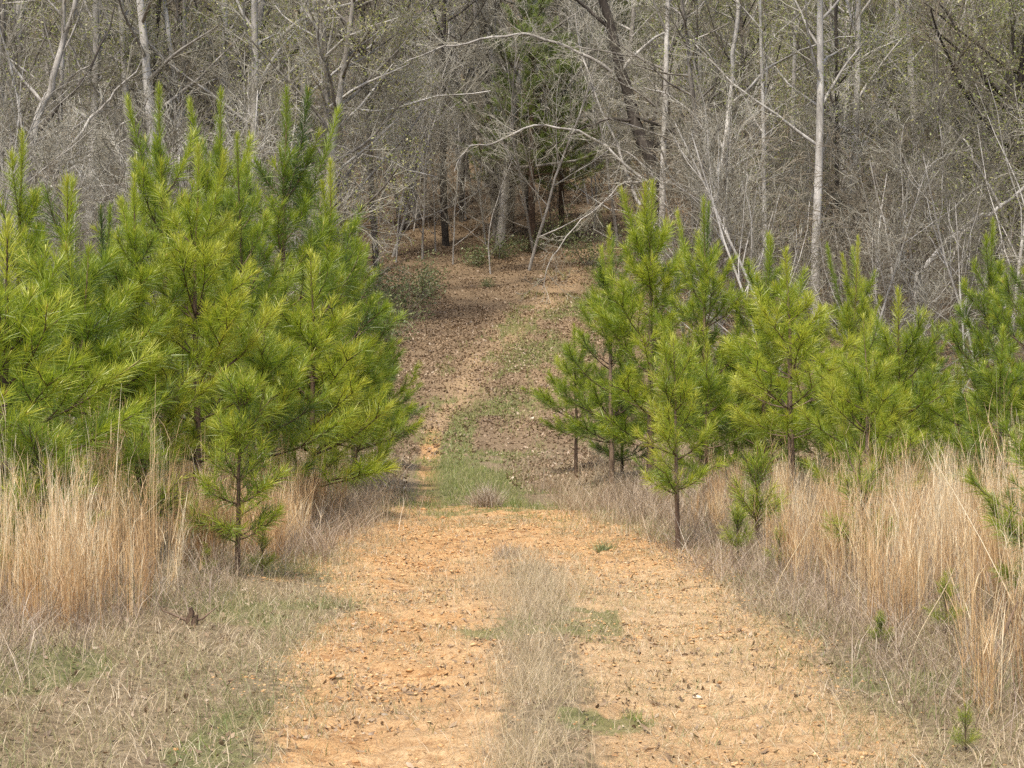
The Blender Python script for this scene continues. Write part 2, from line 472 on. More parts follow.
def pine_meshes(name, seed, H, spread, clear, nlen=0.20, dens=270, inter=0.46, needle='needle', upright=1.0, leaders=1, lead=0.85, fork=0, ndw=0.0027):
    rng = np.random.default_rng(seed)
    wood, shoots, tips = [], [], []
    def needle_poly(pts, f0, dn=1.0, old=0.0): shoots.append((pts, f0, dn, old))
    def branch(p0, az, el, L, up, lvl, rr):
        d = np.array([math.cos(az) * math.cos(el), math.sin(az) * math.cos(el), math.sin(el)])
        pts = bent(p0, d, L, up, 7, rng, 0.06)
        wood.append((pts, np.linspace(rr, 0.0028, 7)))
        needle_poly(pts, max(0.0, 1 - 0.5 / max(L, 0.3)) if lvl == 0 else max(0.15, 1 - 0.4 / L), 1.0)
        tips.append((pts[-1], unit(pts[-1] - pts[-2])))
        if lvl == 0:
            k = 0.30
            while k < 0.97:
                q = k * 6; i = int(q); f = q - i
                pp = pts[i] * (1 - f) + pts[min(i + 1, 6)] * f
                for sgn in rng.permutation([-1, 1])[: rng.integers(1, 3)]:
                    a2 = az + sgn * rng.uniform(0.45, 1.0)
                    branch(pp, a2, el + rng.uniform(0.0, 0.45), max(0.2, L * rng.uniform(0.28, 0.5) * (1.15 - 0.5 * k)), up * 0.8, 1, rr * 0.5)
                k += rng.uniform(0.17, 0.27) / max(0.6, L)
    n = 16
    tz = np.linspace(0, 1, n)
    tp = np.stack([0.03 * H * (fbm(tz * 3, tz * 0 + seed, seed, 2) - 0.5) * tz, 0.03 * H * (fbm(tz * 3, tz * 0 + seed + 9, seed + 5, 2) - 0.5) * tz, tz * H], -1)
    tp[:, :2] -= tp[0, :2]
    r0 = 0.0105 * H + 0.004
    trunk = [(tp, r0 * (1 - tz) ** 0.9 + 0.004)]
    def on_trunk(h):
        return np.array([np.interp(h, tp[:, 2], tp[:, k]) for k in range(3)])
    h = clear * H
    a0 = rng.uniform(0, 6.28)
    while h < H - lead:
        f = (h - clear * H) / (H - clear * H)
        nb = rng.integers(4, 7) if f < 0.6 else rng.integers(3, 5)
        for k in range(nb):
            L = max(spread * (1 - f) ** 0.8 * (0.8 + 0.2 * min(1, f * 6)), 0.50 * spread ** 0.5 * (H - h) ** 0.35) * rng.uniform(0.65, 1.15)
            el = min(1.25, (0.14 + 0.66 * f) * upright) + rng.uniform(-0.14, 0.16)
            branch(on_trunk(h + rng.uniform(-0.05, 0.05)), a0 + k * 6.283 / nb + rng.uniform(-0.35, 0.35), el, L, 0.55 + 0.5 * f, 0, 0.005 + 0.009 * L)
        a0 += 0.6
        # short shoots between the whorls
        for k in range(2):
            branch(on_trunk(h + inter * rng.uniform(0.3, 0.7)), rng.uniform(0, 6.28), 0.5 + 0.5 * f, rng.uniform(0.2, 0.4) * spread ** 0.5, 0.6, 1, 0.004)
        h += inter * rng.uniform(0.85, 1.15) * (1.0 - 0.25 * f)
    # leader and the candelabra of upright shoots round it
    top = tp[-5:]
    needle_poly(tp[int(n * 0.62):], 0.0, 1.3)
    tips.append((tp[-1], np.array([0, 0, 1.0])))
    for k in range(leaders):
        hh = H * rng.uniform(0.6, 0.82)
        az = rng.uniform(0, 6.28)
        pts = bent(on_trunk(hh), (0.5 * math.cos(az), 0.5 * math.sin(az), 0.85), (H - hh) * rng.uniform(0.65, 0.95) + 0.1, 0.8, 7, rng, 0.03)
        wood.append((pts, np.linspace(0.008, 0.003, 7)))
        needle_poly(pts, 0.1, 1.2); tips.append((pts[-1], unit(pts[-1] - pts[-2])))
    # needles
    acc = Acc()
    for pts, f0, dn, old in shoots:
        L = np.linalg.norm(np.diff(pts, axis=0), axis=1).sum() * (1 - f0)
        m = int(dens * dn * L)
        if m < 4: continue
        s = f0 + (1 - f0) * rng.uniform(0, 1, m) ** 0.8
        q = s * (len(pts) - 1); i = np.minimum(q.astype(int), len(pts) - 2); f = (q - i)[:, None]
        p = pts[i] * (1 - f) + pts[i + 1] * f
        t = unit(pts[i + 1] - pts[i])
        r = rng.normal(0, 1, (m, 3)); r = unit(r - (r * t).sum(1, keepdims=True) * t)
        rel = (s - f0) / (1 - f0)
        a = np.radians(58 - 36 * rel) + rng.normal(0, 0.17, m)
        d = t * np.cos(a)[:, None] + r * np.sin(a)[:, None]
        ln = nlen * rng.uniform(0.7, 1.12, m) * (1 - 0.35 * rel ** 4)
        drop = rng.uniform(0.02, 0.36, m) * (1.1 - rel)
        mid = p + d * (ln * 0.55)[:, None]; mid[:, 2] -= drop * ln * 0.25
        end = p + d * ln[:, None]; end[:, 2] -= drop * ln
        w = unit(np.cross(d, rng.normal(0, 1, (m, 3))))
        V, F = ribbons(np.stack([p, mid, end], 1), w, np.stack([np.full(m, ndw), np.full(m, ndw), np.full(m, ndw * 0.25)], 1))
        tt = np.clip(rng.normal(0.33, 0.17) + 0.42 * rel ** 2.5 + rng.normal(0, 0.06, m), 0, 1)
        acc.add(V, F, np.repeat(tt, 6))
    V, F = tubes(trunk, 8); mt = mesh_np(name + '_trunk', V, F, M['pine_bark'], None, True)
    V, F = tubes(wood, 4); mb = mesh_np(name + '_branches', V, F, M['pine_bark'], None, True)
    # candles: slim pale spindles at the shoot tips
    cl = []
    for p, d in tips:
        if p[2] < 0.45 * H or rng.uniform() < 0.35: continue
        L = rng.uniform(0.03, 0.07) * (1.25 if p[2] > 0.85 * H else 0.8) * min(1.0, 0.4 + H / 4)
        cl.append((np.array([p - d * 0.01, p + d * L * 0.4, p + d * L * 0.8, p + d * L]), np.array([0.004, 0.0065, 0.005, 0.001]) * min(1.0, 0.4 + H / 5)))
    V, F = tubes(cl, 5)
    nf = sum(len(f) for f in acc.F)
    acc.add(V, F, np.repeat(rng.uniform(0, 1, len(cl)), 20))
    return H, mt, mb, acc.mesh(name + '_crown', M[needle], M['candle'], nf)

PINE = {}
for k in range(4):
    PINE['big%d' % k] = pine_meshes('big_pine', 11 + k, 4.6, 1.35 + 0.15 * (k % 2), 0.17, lead=1.05, leaders=1 + k % 3)
PINE['thin0'] = pine_meshes('thin_pine', 31, 4.2, 1.35, 0.16, dens=290, leaders=2)
PINE['thin1'] = pine_meshes('thin_pine', 33, 3.6, 1.15, 0.26, dens=280, inter=0.42, leaders=1)
PINE['mid0'] = pine_meshes('mid_pine', 41, 2.9, 1.15, 0.14, leaders=2, inter=0.33, ndw=0.0022)
PINE['mid1'] = pine_meshes('mid_pine', 43, 2.6, 1.05, 0.16, leaders=1, inter=0.33, ndw=0.0022)
PINE['sap0'] = pine_meshes('sapling', 56, 1.75, 0.47, 0.2, nlen=0.16, dens=220, inter=0.29, ndw=0.002, lead=0.32)
PINE['sap1'] = pine_meshes('sapling', 55, 2.1, 0.62, 0.30, nlen=0.16, dens=240, inter=0.27, ndw=0.002, lead=0.28)
PINE['bush0'] = pine_meshes('bushy_sapling', 57, 1.4, 0.6, 0.1, nlen=0.17, dens=330, inter=0.2, ndw=0.0014, lead=0.2)
PINE['seed0'] = pine_meshes('seedling', 61, 0.75, 0.16, 0.25, nlen=0.15, dens=190, inter=0.24, leaders=0, ndw=0.0013, upright=2.6, lead=0.3)
PINE['seed1'] = pine_meshes('seedling', 63, 0.85, 0.24, 0.2, nlen=0.15, dens=190, inter=0.26, leaders=1, ndw=0.0013, upright=2.2, lead=0.3)
PINE['tree0'] = pine_meshes('forest_pine', 71, 12.0, 2.8, 0.26, nlen=0.20, dens=190, inter=0.55, needle='needle_deep', leaders=2, ndw=0.004, upright=0.9)
PINE['tree1'] = pine_meshes('forest_pine', 73, 9.0, 2.2, 0.28, nlen=0.19, dens=180, inter=0.55, needle='needle_deep', leaders=1, ndw=0.004, upright=0.6)

TONE = {138: 0.16, 198: 0.24, 312: 0.2, 792: 0.2, 868: 0.2, 678: 0.26, 763: 0.14, 701: 0.12, 851: 0.1, 166: 0.1, 219: 0.06, 66: 0.1, 6: 0.02, 84: 0.0, 898: 0.14,
        104: -0.12, 284: -0.14, 334: -0.05, 354: -0.06, 380: -0.1, 612: -0.02, 984: -0.1, 936: -0.14, 622: -0.14, 40: -0.06, 735: -0.1, 960: -0.08, 1026: 0.04, 237: 0.06, 650: 0.06, 243: 0.0, 20: 0.08}
def pine(kind, px, top, d, label, name='pine_tree', group='young pines along the dirt road', rz=None, wide=1.0, lean=0.0):
    tone = TONE.get(px, 0.0)
    H, mt, mb, mn = PINE[kind]
    x = gx(px, d); z = hz(x, d) - 0.02
    want = EYE + (384 - top) / FPX * d - z
    s = want / H
    rnd = random.Random(px * 31 + top)
    e = empty(name, (x, d, z), rnd.uniform(0, 6.28) if rz is None else rz, (s * wide, s * wide, s), label, 'sapling' if want < 2.2 else 'pine tree', group)
    e.rotation_euler = (rnd.uniform(-0.02, 0.02), lean + rnd.uniform(-0.02, 0.02), e.rotation_euler.z)
    put('trunk', mt, e); put('branches', mb, e); put('crown', mn, e).color = (1.08 + tone, 1, 1, 1)
    return e

# left of the road, far to near
pine('big0', 20, 135, 19, 'tall pine at the left edge of the photo, its single tip standing clear')
pine('mid0', 66, 185, 18, 'pine with a slim pointed tip, second from the left edge')
pine('big1', 104, 208, 21, 'half-hidden pine whose tip shows just left of the tallest left pines')
pine('big3', 166, 90, 23, 'tallest left pine with yellow-tipped leader, left of two bottlebrush tips', rz=2.6, wide=0.85)
pine('big3', 219, 95, 24, 'tall left pine whose bare-sided leader stands straight like a bottlebrush', wide=0.85)
pine('big0', 243, 138, 22, 'pine with a short upright tip between the bottlebrush leader and the round-topped pine', rz=2.0, wide=0.8)
pine('big1', 284, 92, 26, 'dark broad-topped pine with many leaders, tallest at the right of the left stand', rz=1.0)
pine('big2', 334, 162, 28, 'pine with feathery sloping side, behind the right end of the left stand', rz=4.0)
pine('big3', 354, 240, 30, 'outermost pine of the left stand, leaning its boughs over the road', rz=0.5)
pine('mid1', 380, 335, 34, 'small far pine at the road bend, last of the left stand')
pine('big0', 138, 178, 18.5, 'yellow-green pine in the middle of the left stand, left of the fullest one', rz=3.3)
pine('big3', 198, 148, 19, 'fullest bright yellow-green pine at the centre of the left stand', rz=5.2)
pine('mid0', 312, 255, 22, 'bright bushy pine in front of the dark broad-topped one', rz=1.7, wide=1.1)
pine('mid1', 355, 318, 26, 'low bushy pine near the brown brush mound left of the road', wide=0.95)
pine('mid0', 84, 250, 17.5, 'near pine with long loose needles low on the left', rz=4.4, wide=1.1)
pine('mid1', 6, 225, 14.5, 'near soft-needled pine cut off by the left edge of the photo', wide=1.25)
pine('mid1', 262, 300, 20.5, 'pine directly behind the slender roadside sapling on the left', rz=2.6, wide=1.1)
pine('bush0', 40, 430, 13.6, 'small dark bushy pine among the dry stems at far left', name='pine_sapling', wide=1.25)
pine('sap0', 237, 374, 15.2, 'slender pine sapling standing in the open at the left roadside', name='pine_sapling')
# right of the road
pine('thin1', 576, 326, 33, 'small pine with a bare reddish stem at the bend, first right of the track', wide=1.1)
pine('big2', 612, 228, 30, 'pine with a dense rounded clump of boughs nearest the track on the right', rz=1.4, wide=0.9)
pine('thin0', 650, 184, 28, 'tallest right pine with a narrow spire-like top', rz=2.2)
pine('big1', 701, 200, 27, 'tall right pine with upswept arms, just right of the spire-topped one', rz=3.0, wide=0.8)
pine('mid0', 622, 345, 31, 'dark low pine behind the roadside sapling on the right')
pine('sap1', 678, 338, 18.2, 'yellow-green pine sapling on a bare stem beside the road on the right', name='pine_sapling', wide=0.9)
pine('big3', 763, 235, 27, 'slim pine with two thin spires left of the brown-trunked pine', rz=4.2)
pine('thin1', 792, 252, 24, 'broad pine with a visible brown trunk and an open crown', wide=1.25)
pine('big2', 851, 238, 27, 'dark-topped pine with paired tips in the right stand', rz=2.9, wide=0.75)
pine('mid0', 868, 318, 20, 'bright pine rising straight out of the tall dry grass on the right', rz=1.2)
pine('mid1', 898, 292, 24, 'pine with a single blunt tip right of the bright grass-bound one', rz=3.9)
pine('big3', 936, 322, 33, 'small dark pine in the gap of the right stand')
pine('big0', 984, 222, 24, 'deep green cone-shaped pine near the right edge', rz=5.0, wide=0.9)
pine('big1', 1026, 218, 22, 'pine with yellow tips cut off by the right edge of the photo', rz=0.7, wide=0.8)
pine('mid1', 735, 318, 29, 'low shaded pine between the sapling and the brown-trunked pine', rz=5.5)
pine('mid0', 822, 350, 26, 'bushy low pine under the paired tips of the right stand', rz=0.9)
pine('mid1', 1058, 380, 11.3, 'near pine whose drooping bough reaches in from the right edge', wide=1.1, rz=0.4)
pine('mid1', 706, 345, 26, 'low full pine under the right pine with upswept arms', rz=2.5, wide=1.1)
pine('mid0', 772, 366, 28, 'low full pine at the left foot of the brown-trunked pine', rz=1.8, wide=1.1)
pine('mid1', 912, 352, 26, 'low full pine below the blunt-tipped right pine', rz=5.1, wide=1.15)
pine('mid0', 1000, 330, 21, 'full pine in front of the cone-shaped one at the right', rz=4.7, wide=1.0)
pine('mid0', 960, 372, 27, 'low pine at the foot of the cone-shaped one', rz=3.0)
for kind, px, top, d, lab in (
        ('seed0', 880, 612, 11.3, 'knee-high pine seedling with a round tuft at the foot of the tall grass'),
        ('seed1', 946, 575, 11.5, 'pine seedling half hidden in dry stems near the right edge'),
        ('seed1', 966, 706, 8.3, 'tiny pine seedling in the bottom right corner'),
        ('seed0', 757, 445, 18.4, 'upright pine seedling in the grass right of the roadside sapling'),
        ('seed0', 738, 505, 17.2, 'small pine seedling at the edge of the right grass'),
        ('seed1', 780, 525, 16.2, 'pine seedling behind crossed pale stalks on the right'),
        ('seed1', 862, 455, 15.2, 'tall pine seedling among the thickest dry grass on the right'),
        ('seed0', 190, 495, 16.4, 'pine seedling left of the roadside sapling'),
        ('seed1', 207, 545, 15.0, 'low green pine seedling at the foot of the left grass'),
        ('seed1', 262, 530, 15.5, 'low pine seedling at the foot of the slender left sapling'),
        ('seed0', 140, 425, 15.4, 'pine seedling spike in the left dry grass')):
    pine(kind, px, top, d, lab, name='pine_seedling', group='pine seedlings in the grass')

# ------------------------------------------------------------------ bare trees of the wood
TWIG = [0.005]
def grow(polys, rng, p, d, L, r, lvl, spec, ends):
    npt, kids, lf, ang, up, wig = spec[lvl][:6]
    pts = [p]; dd = d
    for k in range(npt - 1):
        dd = dd + rng.normal(0, wig, 3) + np.array([0, 0, up])
        dd = dd / math.sqrt(dd @ dd)
        pts.append(pts[-1] + dd * (L / (npt - 1)))
    pts = np.array(pts)
    polys[min(lvl, 2)].append((pts, np.maximum(np.linspace(r, r * 0.3, npt), TWIG[0])))
    if lvl + 1 >= len(spec):
        ends.append(pts[-1]); return
    nk = rng.integers(kids[0], kids[1] + 1)
    f0 = spec[lvl][6] if len(spec[lvl]) > 6 else 0.2
    for k in range(nk):
        f = f0 + (1 - f0) * (k + rng.uniform(0, 1)) / nk
        q = f * (npt - 1); i = min(int(q), npt - 2)
        pp = pts[i] + (pts[i + 1] - pts[i]) * (q - i)
        t = unit(pts[i + 1] - pts[i])
        rv = rng.normal(0, 1, 3); rv = unit(rv - (rv @ t) * t)
        a = rng.uniform(ang[0], ang[1])
        nd = t * math.cos(a) + rv * math.sin(a)
        grow(polys, rng, pp, nd, L * rng.uniform(lf[0], lf[1]) * (1.15 - 0.6 * f), r * (1 - 0.65 * f) * 0.5, lvl + 1, spec, ends)

def leaves_at(rng, pts, size, per=3, spread=0.2):
    c = np.repeat(np.array(pts), per, 0)
    m = len(c)
    c = c + rng.normal(0, spread, (m, 3))
    u = unit(rng.normal(0, 1, (m, 3))); w = unit(np.cross(u, rng.normal(0, 1, (m, 3))))
    s = size * rng.uniform(0.6, 1.3, m)
    V, F = ribbons(np.stack([c - u * s[:, None], c, c + u * s[:, None]], 1), w, np.stack([s * 0.15, s * 0.5, s * 0.1], 1))
    return V, F, np.repeat(rng.uniform(0, 1, m), 6)

def bare_meshes(name, seed, H, r, spec, bark='bark', twig='twig', leaf=None, lean=0.05, lsize=0.032, lper=3):
    rng = np.random.default_rng(seed)
    polys = {0: [], 1: [], 2: []}; ends = []
    d = unit(np.array([rng.normal(0, lean), rng.normal(0, lean), 1.0]))
    grow(polys, rng, np.zeros(3), d, H, r, 0, spec, ends)
    V, F = tubes(polys[0], 8); mt = mesh_np(name + '_trunk', V, F, M[bark], None, True)
    V, F = tubes(polys[1], 5); ml = mesh_np(name + '_limbs', V, F, M[bark], None, True)
    V, F = tubes(polys[2], 3); mw = mesh_np(name + '_twigs', V, F, M[twig])
    mf = None
    if leaf:
        V, F, T = leaves_at(rng, ends, lsize, lper); mf = mesh_np(name + '_leaves', V, F, M[leaf], {'tint': T})
    return H, mt, ml, mw, mf

# (points, children, child length share, angle, upward pull, wiggle, lowest child)
BIG = [(12, (20, 26), (0.26, 0.42), (0.7, 1.35), 0.012, 0.035, 0.16), (8, (7, 9), (0.3, 0.55), (0.4, 0.95), 0.03, 0.10, 0.2),
       (6, (5, 7), (0.35, 0.6), (0.4, 0.9), 0.02, 0.13, 0.15), (4, (2, 4), (0.4, 0.7), (0.4, 1.0), 0.0, 0.16, 0.2), (3, (0, 0), (0, 0), (0, 0), 0, 0.2)]
TALL = [(12, (14, 18), (0.16, 0.28), (0.6, 1.2), 0.008, 0.02, 0.34), (7, (6, 8), (0.3, 0.55), (0.4, 0.9), 0.04, 0.10, 0.2),
        (5, (5, 6), (0.35, 0.6), (0.4, 0.9), 0.02, 0.13, 0.15), (4, (2, 4), (0.4, 0.7), (0.4, 1.0), 0.0, 0.16, 0.2), (3, (0, 0), (0, 0), (0, 0), 0, 0.2)]
BRUSH = [(9, (15, 21), (0.3, 0.55), (0.4, 1.0), 0.02, 0.07, 0.12), (6, (7, 10), (0.35, 0.6), (0.4, 0.9), 0.02, 0.12, 0.15),
         (4, (4, 6), (0.4, 0.7), (0.4, 1.0), 0.0, 0.16, 0.15), (3, (0, 0), (0, 0), (0, 0), 0, 0.2)]
BARE = {
    'big0': bare_meshes('big_bare', 101, 12.5, 0.16, BIG),
    'big1': bare_meshes('big_bare', 102, 11.5, 0.14, BIG, 'bark', 'twig', 'bud'),
    'big2': bare_meshes('big_bare', 103, 13, 0.17, BIG, 'bark_dark', 'twig_brown'),
    'tall0': bare_meshes('tall_bare', 111, 16, 0.15, TALL, 'bark', 'twig', None, 0.02),
    'tall1': bare_meshes('tall_bare', 112, 16, 0.13, TALL, 'bark_pale', 'twig', 'bud', 0.02),
    'tall2': bare_meshes('tall_bare', 113, 15, 0.12, TALL, 'bark_dark', 'twig_brown', None, 0.03),
    'brush0': bare_meshes('brush', 121, 5.5, 0.035, BRUSH, 'bark', 'twig', None, 0.15),
    'brush1': bare_meshes('brush', 122, 6.5, 0.04, BRUSH, 'bark', 'twig', 'bud', 0.12, 0.028, 2),
    'brush2': bare_meshes('brush', 123, 4.5, 0.03, BRUSH, 'bark', 'twig_brown', None, 0.2),
    'brush3': bare_meshes('brush', 124, 7.0, 0.045, BRUSH, 'bark_pale', 'twig', None, 0.22),
}

def bare(kind, x, y, s, rz, label, cat='tree', group='bare trees in the wood', name='bare_tree', tilt=(0, 0), wide=1.0):
    H, mt, ml, mw, mf = BARE[kind]
    e = empty(name, (x, y, hz(x, y) - 0.1), rz, (s * wide, s * wide, s), label, cat, group)
    e.rotation_euler = (tilt[0], tilt[1], rz)
    put('trunk', mt, e); put('limbs', ml, e); put('twigs', mw, e)
    if mf: put('leaves', mf, e)
    return e

# trees one can tell apart: (kind, px, distance, scale, width, tilt, label)
for kind, px, d, s, wd, tilt, lab in (
        ('tall1', 815, 50, 1.0, 1.05, 0, 'tall straight pale mottled trunk, tallest clear stem above the right pines'),
        ('tall1', 850, 53, 1.0, 0.95, 0.015, 'mottled pale trunk just right of the tallest clear stem'),
        ('tall2', 836, 52, 0.95, 0.7, -0.02, 'thin dark trunk between the two pale mottled ones'),
        ('tall1', 768, 51, 0.8, 0.75, 0.05, 'slim white-barked trunk leaning slightly right, left of the mottled pair'),
        ('tall0', 790, 56, 0.9, 0.7, 0, 'slim grey trunk between the white-barked one and the mottled pair'),
        ('big2', 990, 52, 1.05, 1.15, 0.0, 'thick dark forked tree near the right edge of the photo'),
        ('tall0', 902, 60, 1.0, 0.8, 0, 'faint grey trunk in the middle of the right wood'),
        ('tall1', 228, 58, 1.0, 1.0, 0.01, 'whitish trunk behind the bottlebrush pine tip'),
        ('tall1', 250, 54, 1.05, 1.1, 0, 'thicker whitish trunk with a dark limb, behind the left stand'),
        ('tall0', 180, 60, 0.95, 0.75, 0, 'slim pale trunk behind the yellow-tipped left pine'),
        ('tall0', 44, 50, 0.85, 0.7, 0.12, 'leaning grey trunk behind the left edge pines'),
        ('tall2', 446, 67, 0.95, 1.2, 0, 'dark straight trunk left of the track where it enters the wood'),
        ('tall2', 497, 70, 0.9, 0.8, 0.0, 'thin dark trunk at the left of the track inside the wood'),
        ('tall2', 527, 73, 0.9, 0.8, 0.02, 'thin dark trunk beside the leafy green bush in the wood'),
        ('tall2', 406, 70, 1.0, 1.0, 0, 'dark trunk above the evergreen bushes left of the track'),
        ('tall0', 660, 58, 0.9, 0.9, -0.05, 'grey stem close behind the dark crooked tree')):
    bare(kind, gx(px, d), d, s, px * 0.7, lab, tilt=(0.0, tilt), wide=wd)

ANCHOR = [(20, 'the single-tipped left edge pine'), (66, 'the second pine from the left'), (104, 'the half-hidden left pine tip'),
          (166, 'the yellow-tipped tallest left pine'), (219, 'the bottlebrush pine leader'), (250, 'the thicker whitish trunk'), (284, 'the dark broad-topped pine'),
          (334, 'the feathery sloping pine'), (366, 'the outermost left pine'), (406, 'the trunk above dark bushes'),
          (446, 'the dark trunk by the track'), (497, 'the thin dark trunks'), (540, 'the soft-needled evergreen'), (576, 'the bare-stemmed bend pine'),
          (612, 'the rounded right pine'), (650, 'the spire-topped right pine'), (701, 'the right pine with upswept arms'), (735, 'the slanting pale-limbed tree'),
          (763, 'the slim two-spired pine'), (792, 'the brown-trunked open pine'), (815, 'the tall pale mottled trunk'), (851, 'the pine with paired tips'),
          (898, 'the blunt-tipped right pine'), (936, 'the small pine in the gap'), (984, 'the cone-shaped pine'), (1026, 'the yellow-tipped right edge pine')]
def place_words(px):
    ax, ph = min(ANCHOR, key=lambda q: abs(q[0] - px))
    return ('behind ' if abs(px - ax) < 7 else 'left of ' if px < ax else 'right of ') + ph
def name_all(lst):
    """lst of (object, look, px, distance): a label of its own for each, told apart by look, neighbour and depth"""
    by = {}
    for o, look, px, d in lst: by.setdefault((look, place_words(px)), []).append((d, o))
    for (look, pl), v in by.items():
        v.sort(key=lambda q: q[0])
        if len(v) == 1: words = ['']
        elif len(v) == 2: words = ['nearer ', 'farther ']
        else: words = ['nearest ', 'second nearest ', 'third nearest ', 'fourth nearest ', 'fifth nearest ', 'sixth nearest ', 'seventh nearest ', 'eighth nearest ', 'ninth nearest ', 'tenth nearest ', 'eleventh nearest ', 'twelfth nearest '][:len(v) - 1] + ['farthest ']
        for (d, o), w in zip(v, words): o['label'] = w + look + ' ' + pl
rng = np.random.default_rng(5)
def track_clear(x, y, m):
    px = 512 + x / y * FPX
    if 398 < px < 605 and y < 61.5: return False
    return x < float(interp(y, ROAD_L)) - m or x > float(interp(y, ROAD_R)) + m or y > 65
LOOK = {'big0': 'spreading bare grey tree', 'big1': 'spreading tree in young leaf', 'big2': 'spreading dark bare tree', 'tall0': 'slim bare grey tree',
        'tall1': 'pale slim tree in young leaf', 'tall2': 'slim dark bare tree', 'brush0': 'grey leafless sapling', 'brush1': 'sapling in young leaf',
        'brush2': 'low brown leafless sapling', 'brush3': 'pale leafless sapling'}
kinds = ['big0', 'big1', 'big2', 'tall0', 'tall2', 'tall0', 'big1', 'tall0', 'tall2', 'tall1']
n = 0; made = []
while n < 190:
    y = 53 + 65 * rng.uniform(0, 1) ** 1.2
    x = rng.uniform(-0.30, 0.30) * y
    if not track_clear(x, y, 1.2 if y < 62 else 0.5): continue
    k = kinds[rng.integers(len(kinds))]
    if k == 'big1' and x < 0.02 * y and rng.uniform() < 0.45: k = 'tall0'
    made.append((bare(k, x, y, rng.uniform(0.75, 1.1), rng.uniform(0, 6.28), None, tilt=(rng.normal(0, 0.04), rng.normal(0, 0.04))), LOOK[k], 512 + x / y * FPX, y))
    n += 1
n = 0
while n < 280:
    y = 38 + 56 * rng.uniform(0, 1) ** 1.1
    x = rng.uniform(-0.31, 0.31) * y
    if not track_clear(x, y, 1.8 if y < 60 else 0.2): continue
    if y < 46 and abs(x) < 5.0: continue
    k = 'brush%d' % rng.integers(4)
    if k == 'brush1' and x < 0.02 * y and rng.uniform() < 0.7: k = 'brush3'
    made.append((bare(k, x, y, rng.uniform(0.6, 1.35), rng.uniform(0, 6.28), None, 'sapling', 'leafless brush at the wood edge', 'bare_sapling',
         tilt=(rng.normal(0, 0.12), rng.normal(0, 0.12))), LOOK[k], 512 + x / y * FPX, y))
    n += 1
name_all(made)

# ------------------------------------------------------------------ the crooked dark tree over the track, built limb by limb
def limb_tree(name, label, trunk_px, limbs, d, rs, bark, seed, cat='tree', base_drop=True, twig='twig'):
    """trunk and limbs from their own courses in the plane of the tree, each with its own depth wander"""
    rng = np.random.default_rng(seed)
    b = at(*trunk_px[0], d)
    z0 = hz(b[0], d) - 0.15
    root = empty(name, (b[0], d, z0), 0, 1, label, cat)
    def course(px, depth):
        P = np.array([at(a, c, d) for a, c in px])
        t = np.linspace(0, 1, len(P))
        P[:, 1] += depth * t * t + 0.25 * (rng.uniform(-1, 1, len(P))) * t
        k = np.linspace(0, 1, max(len(P) * 3, 8))
        Q = np.stack([np.interp(k, t, P[:, i]) for i in range(3)], -1)
        Q[1:-1] += rng.normal(0, 0.07, Q[1:-1].shape)
        Q[1:-1] = (Q[:-2] + 2 * Q[1:-1] + Q[2:]) / 4
        Q = Q + rng.normal(0, 0.02, Q.shape)
        return Q - np.array([b[0], d, z0])
    T = course(trunk_px, 0.0)
    if base_drop: T = np.concatenate([np.array([[T[0, 0], T[0, 1], 0.0]]), T])
    polys = {0: [], 1: [], 2: []}; ends = []
    polys[0].append((T, np.linspace(rs[0], rs[1], len(T))))
    sub = BIG[2:]
    def dress(Q, r, dens):
        L = np.linalg.norm(np.diff(Q, axis=0), axis=1).sum()
        for k in range(int(dens * L)):
            f = rng.uniform(0.12, 1); q = f * (len(Q) - 1); i = min(int(q), len(Q) - 2)
            t = unit(Q[i + 1] - Q[i]); rv = rng.normal(0, 1, 3); rv = unit(rv - (rv @ t) * t)
            a = rng.uniform(0.4, 1.1)
            pp = {0: [], 1: [], 2: []}
            grow(pp, rng, Q[i] + (Q[i + 1] - Q[i]) * (q - i), t * math.cos(a) + rv * math.sin(a), rng.uniform(0.4, 1.4), r * 0.3, 0, sub, ends)
            for v in pp.values(): polys[2].extend(v)
    for px, depth, r, dens, pale in limbs:
        Q = course(px, depth)
        polys[1].append((Q, np.linspace(r, r * 0.3, len(Q)), pale))
        dress(Q, r, dens)
    dress(T, rs[1], 1.2)
    V, F = tubes(polys[0], 10); put('trunk', mesh_np(name + '_trunk', V, F, M[bark], None, True), root)
    for p, r, pale in polys[1]:
        V, F = tubes([(p, r)], 7); put('limb', mesh_np(name + '_limb', V, F, M['bark_pale' if pale else 'bark_dark'], None, True), root)
    V, F = tubes(polys[2], 3); put('twigs', mesh_np(name + '_twigs', V, F, M[twig]), root)
    return root

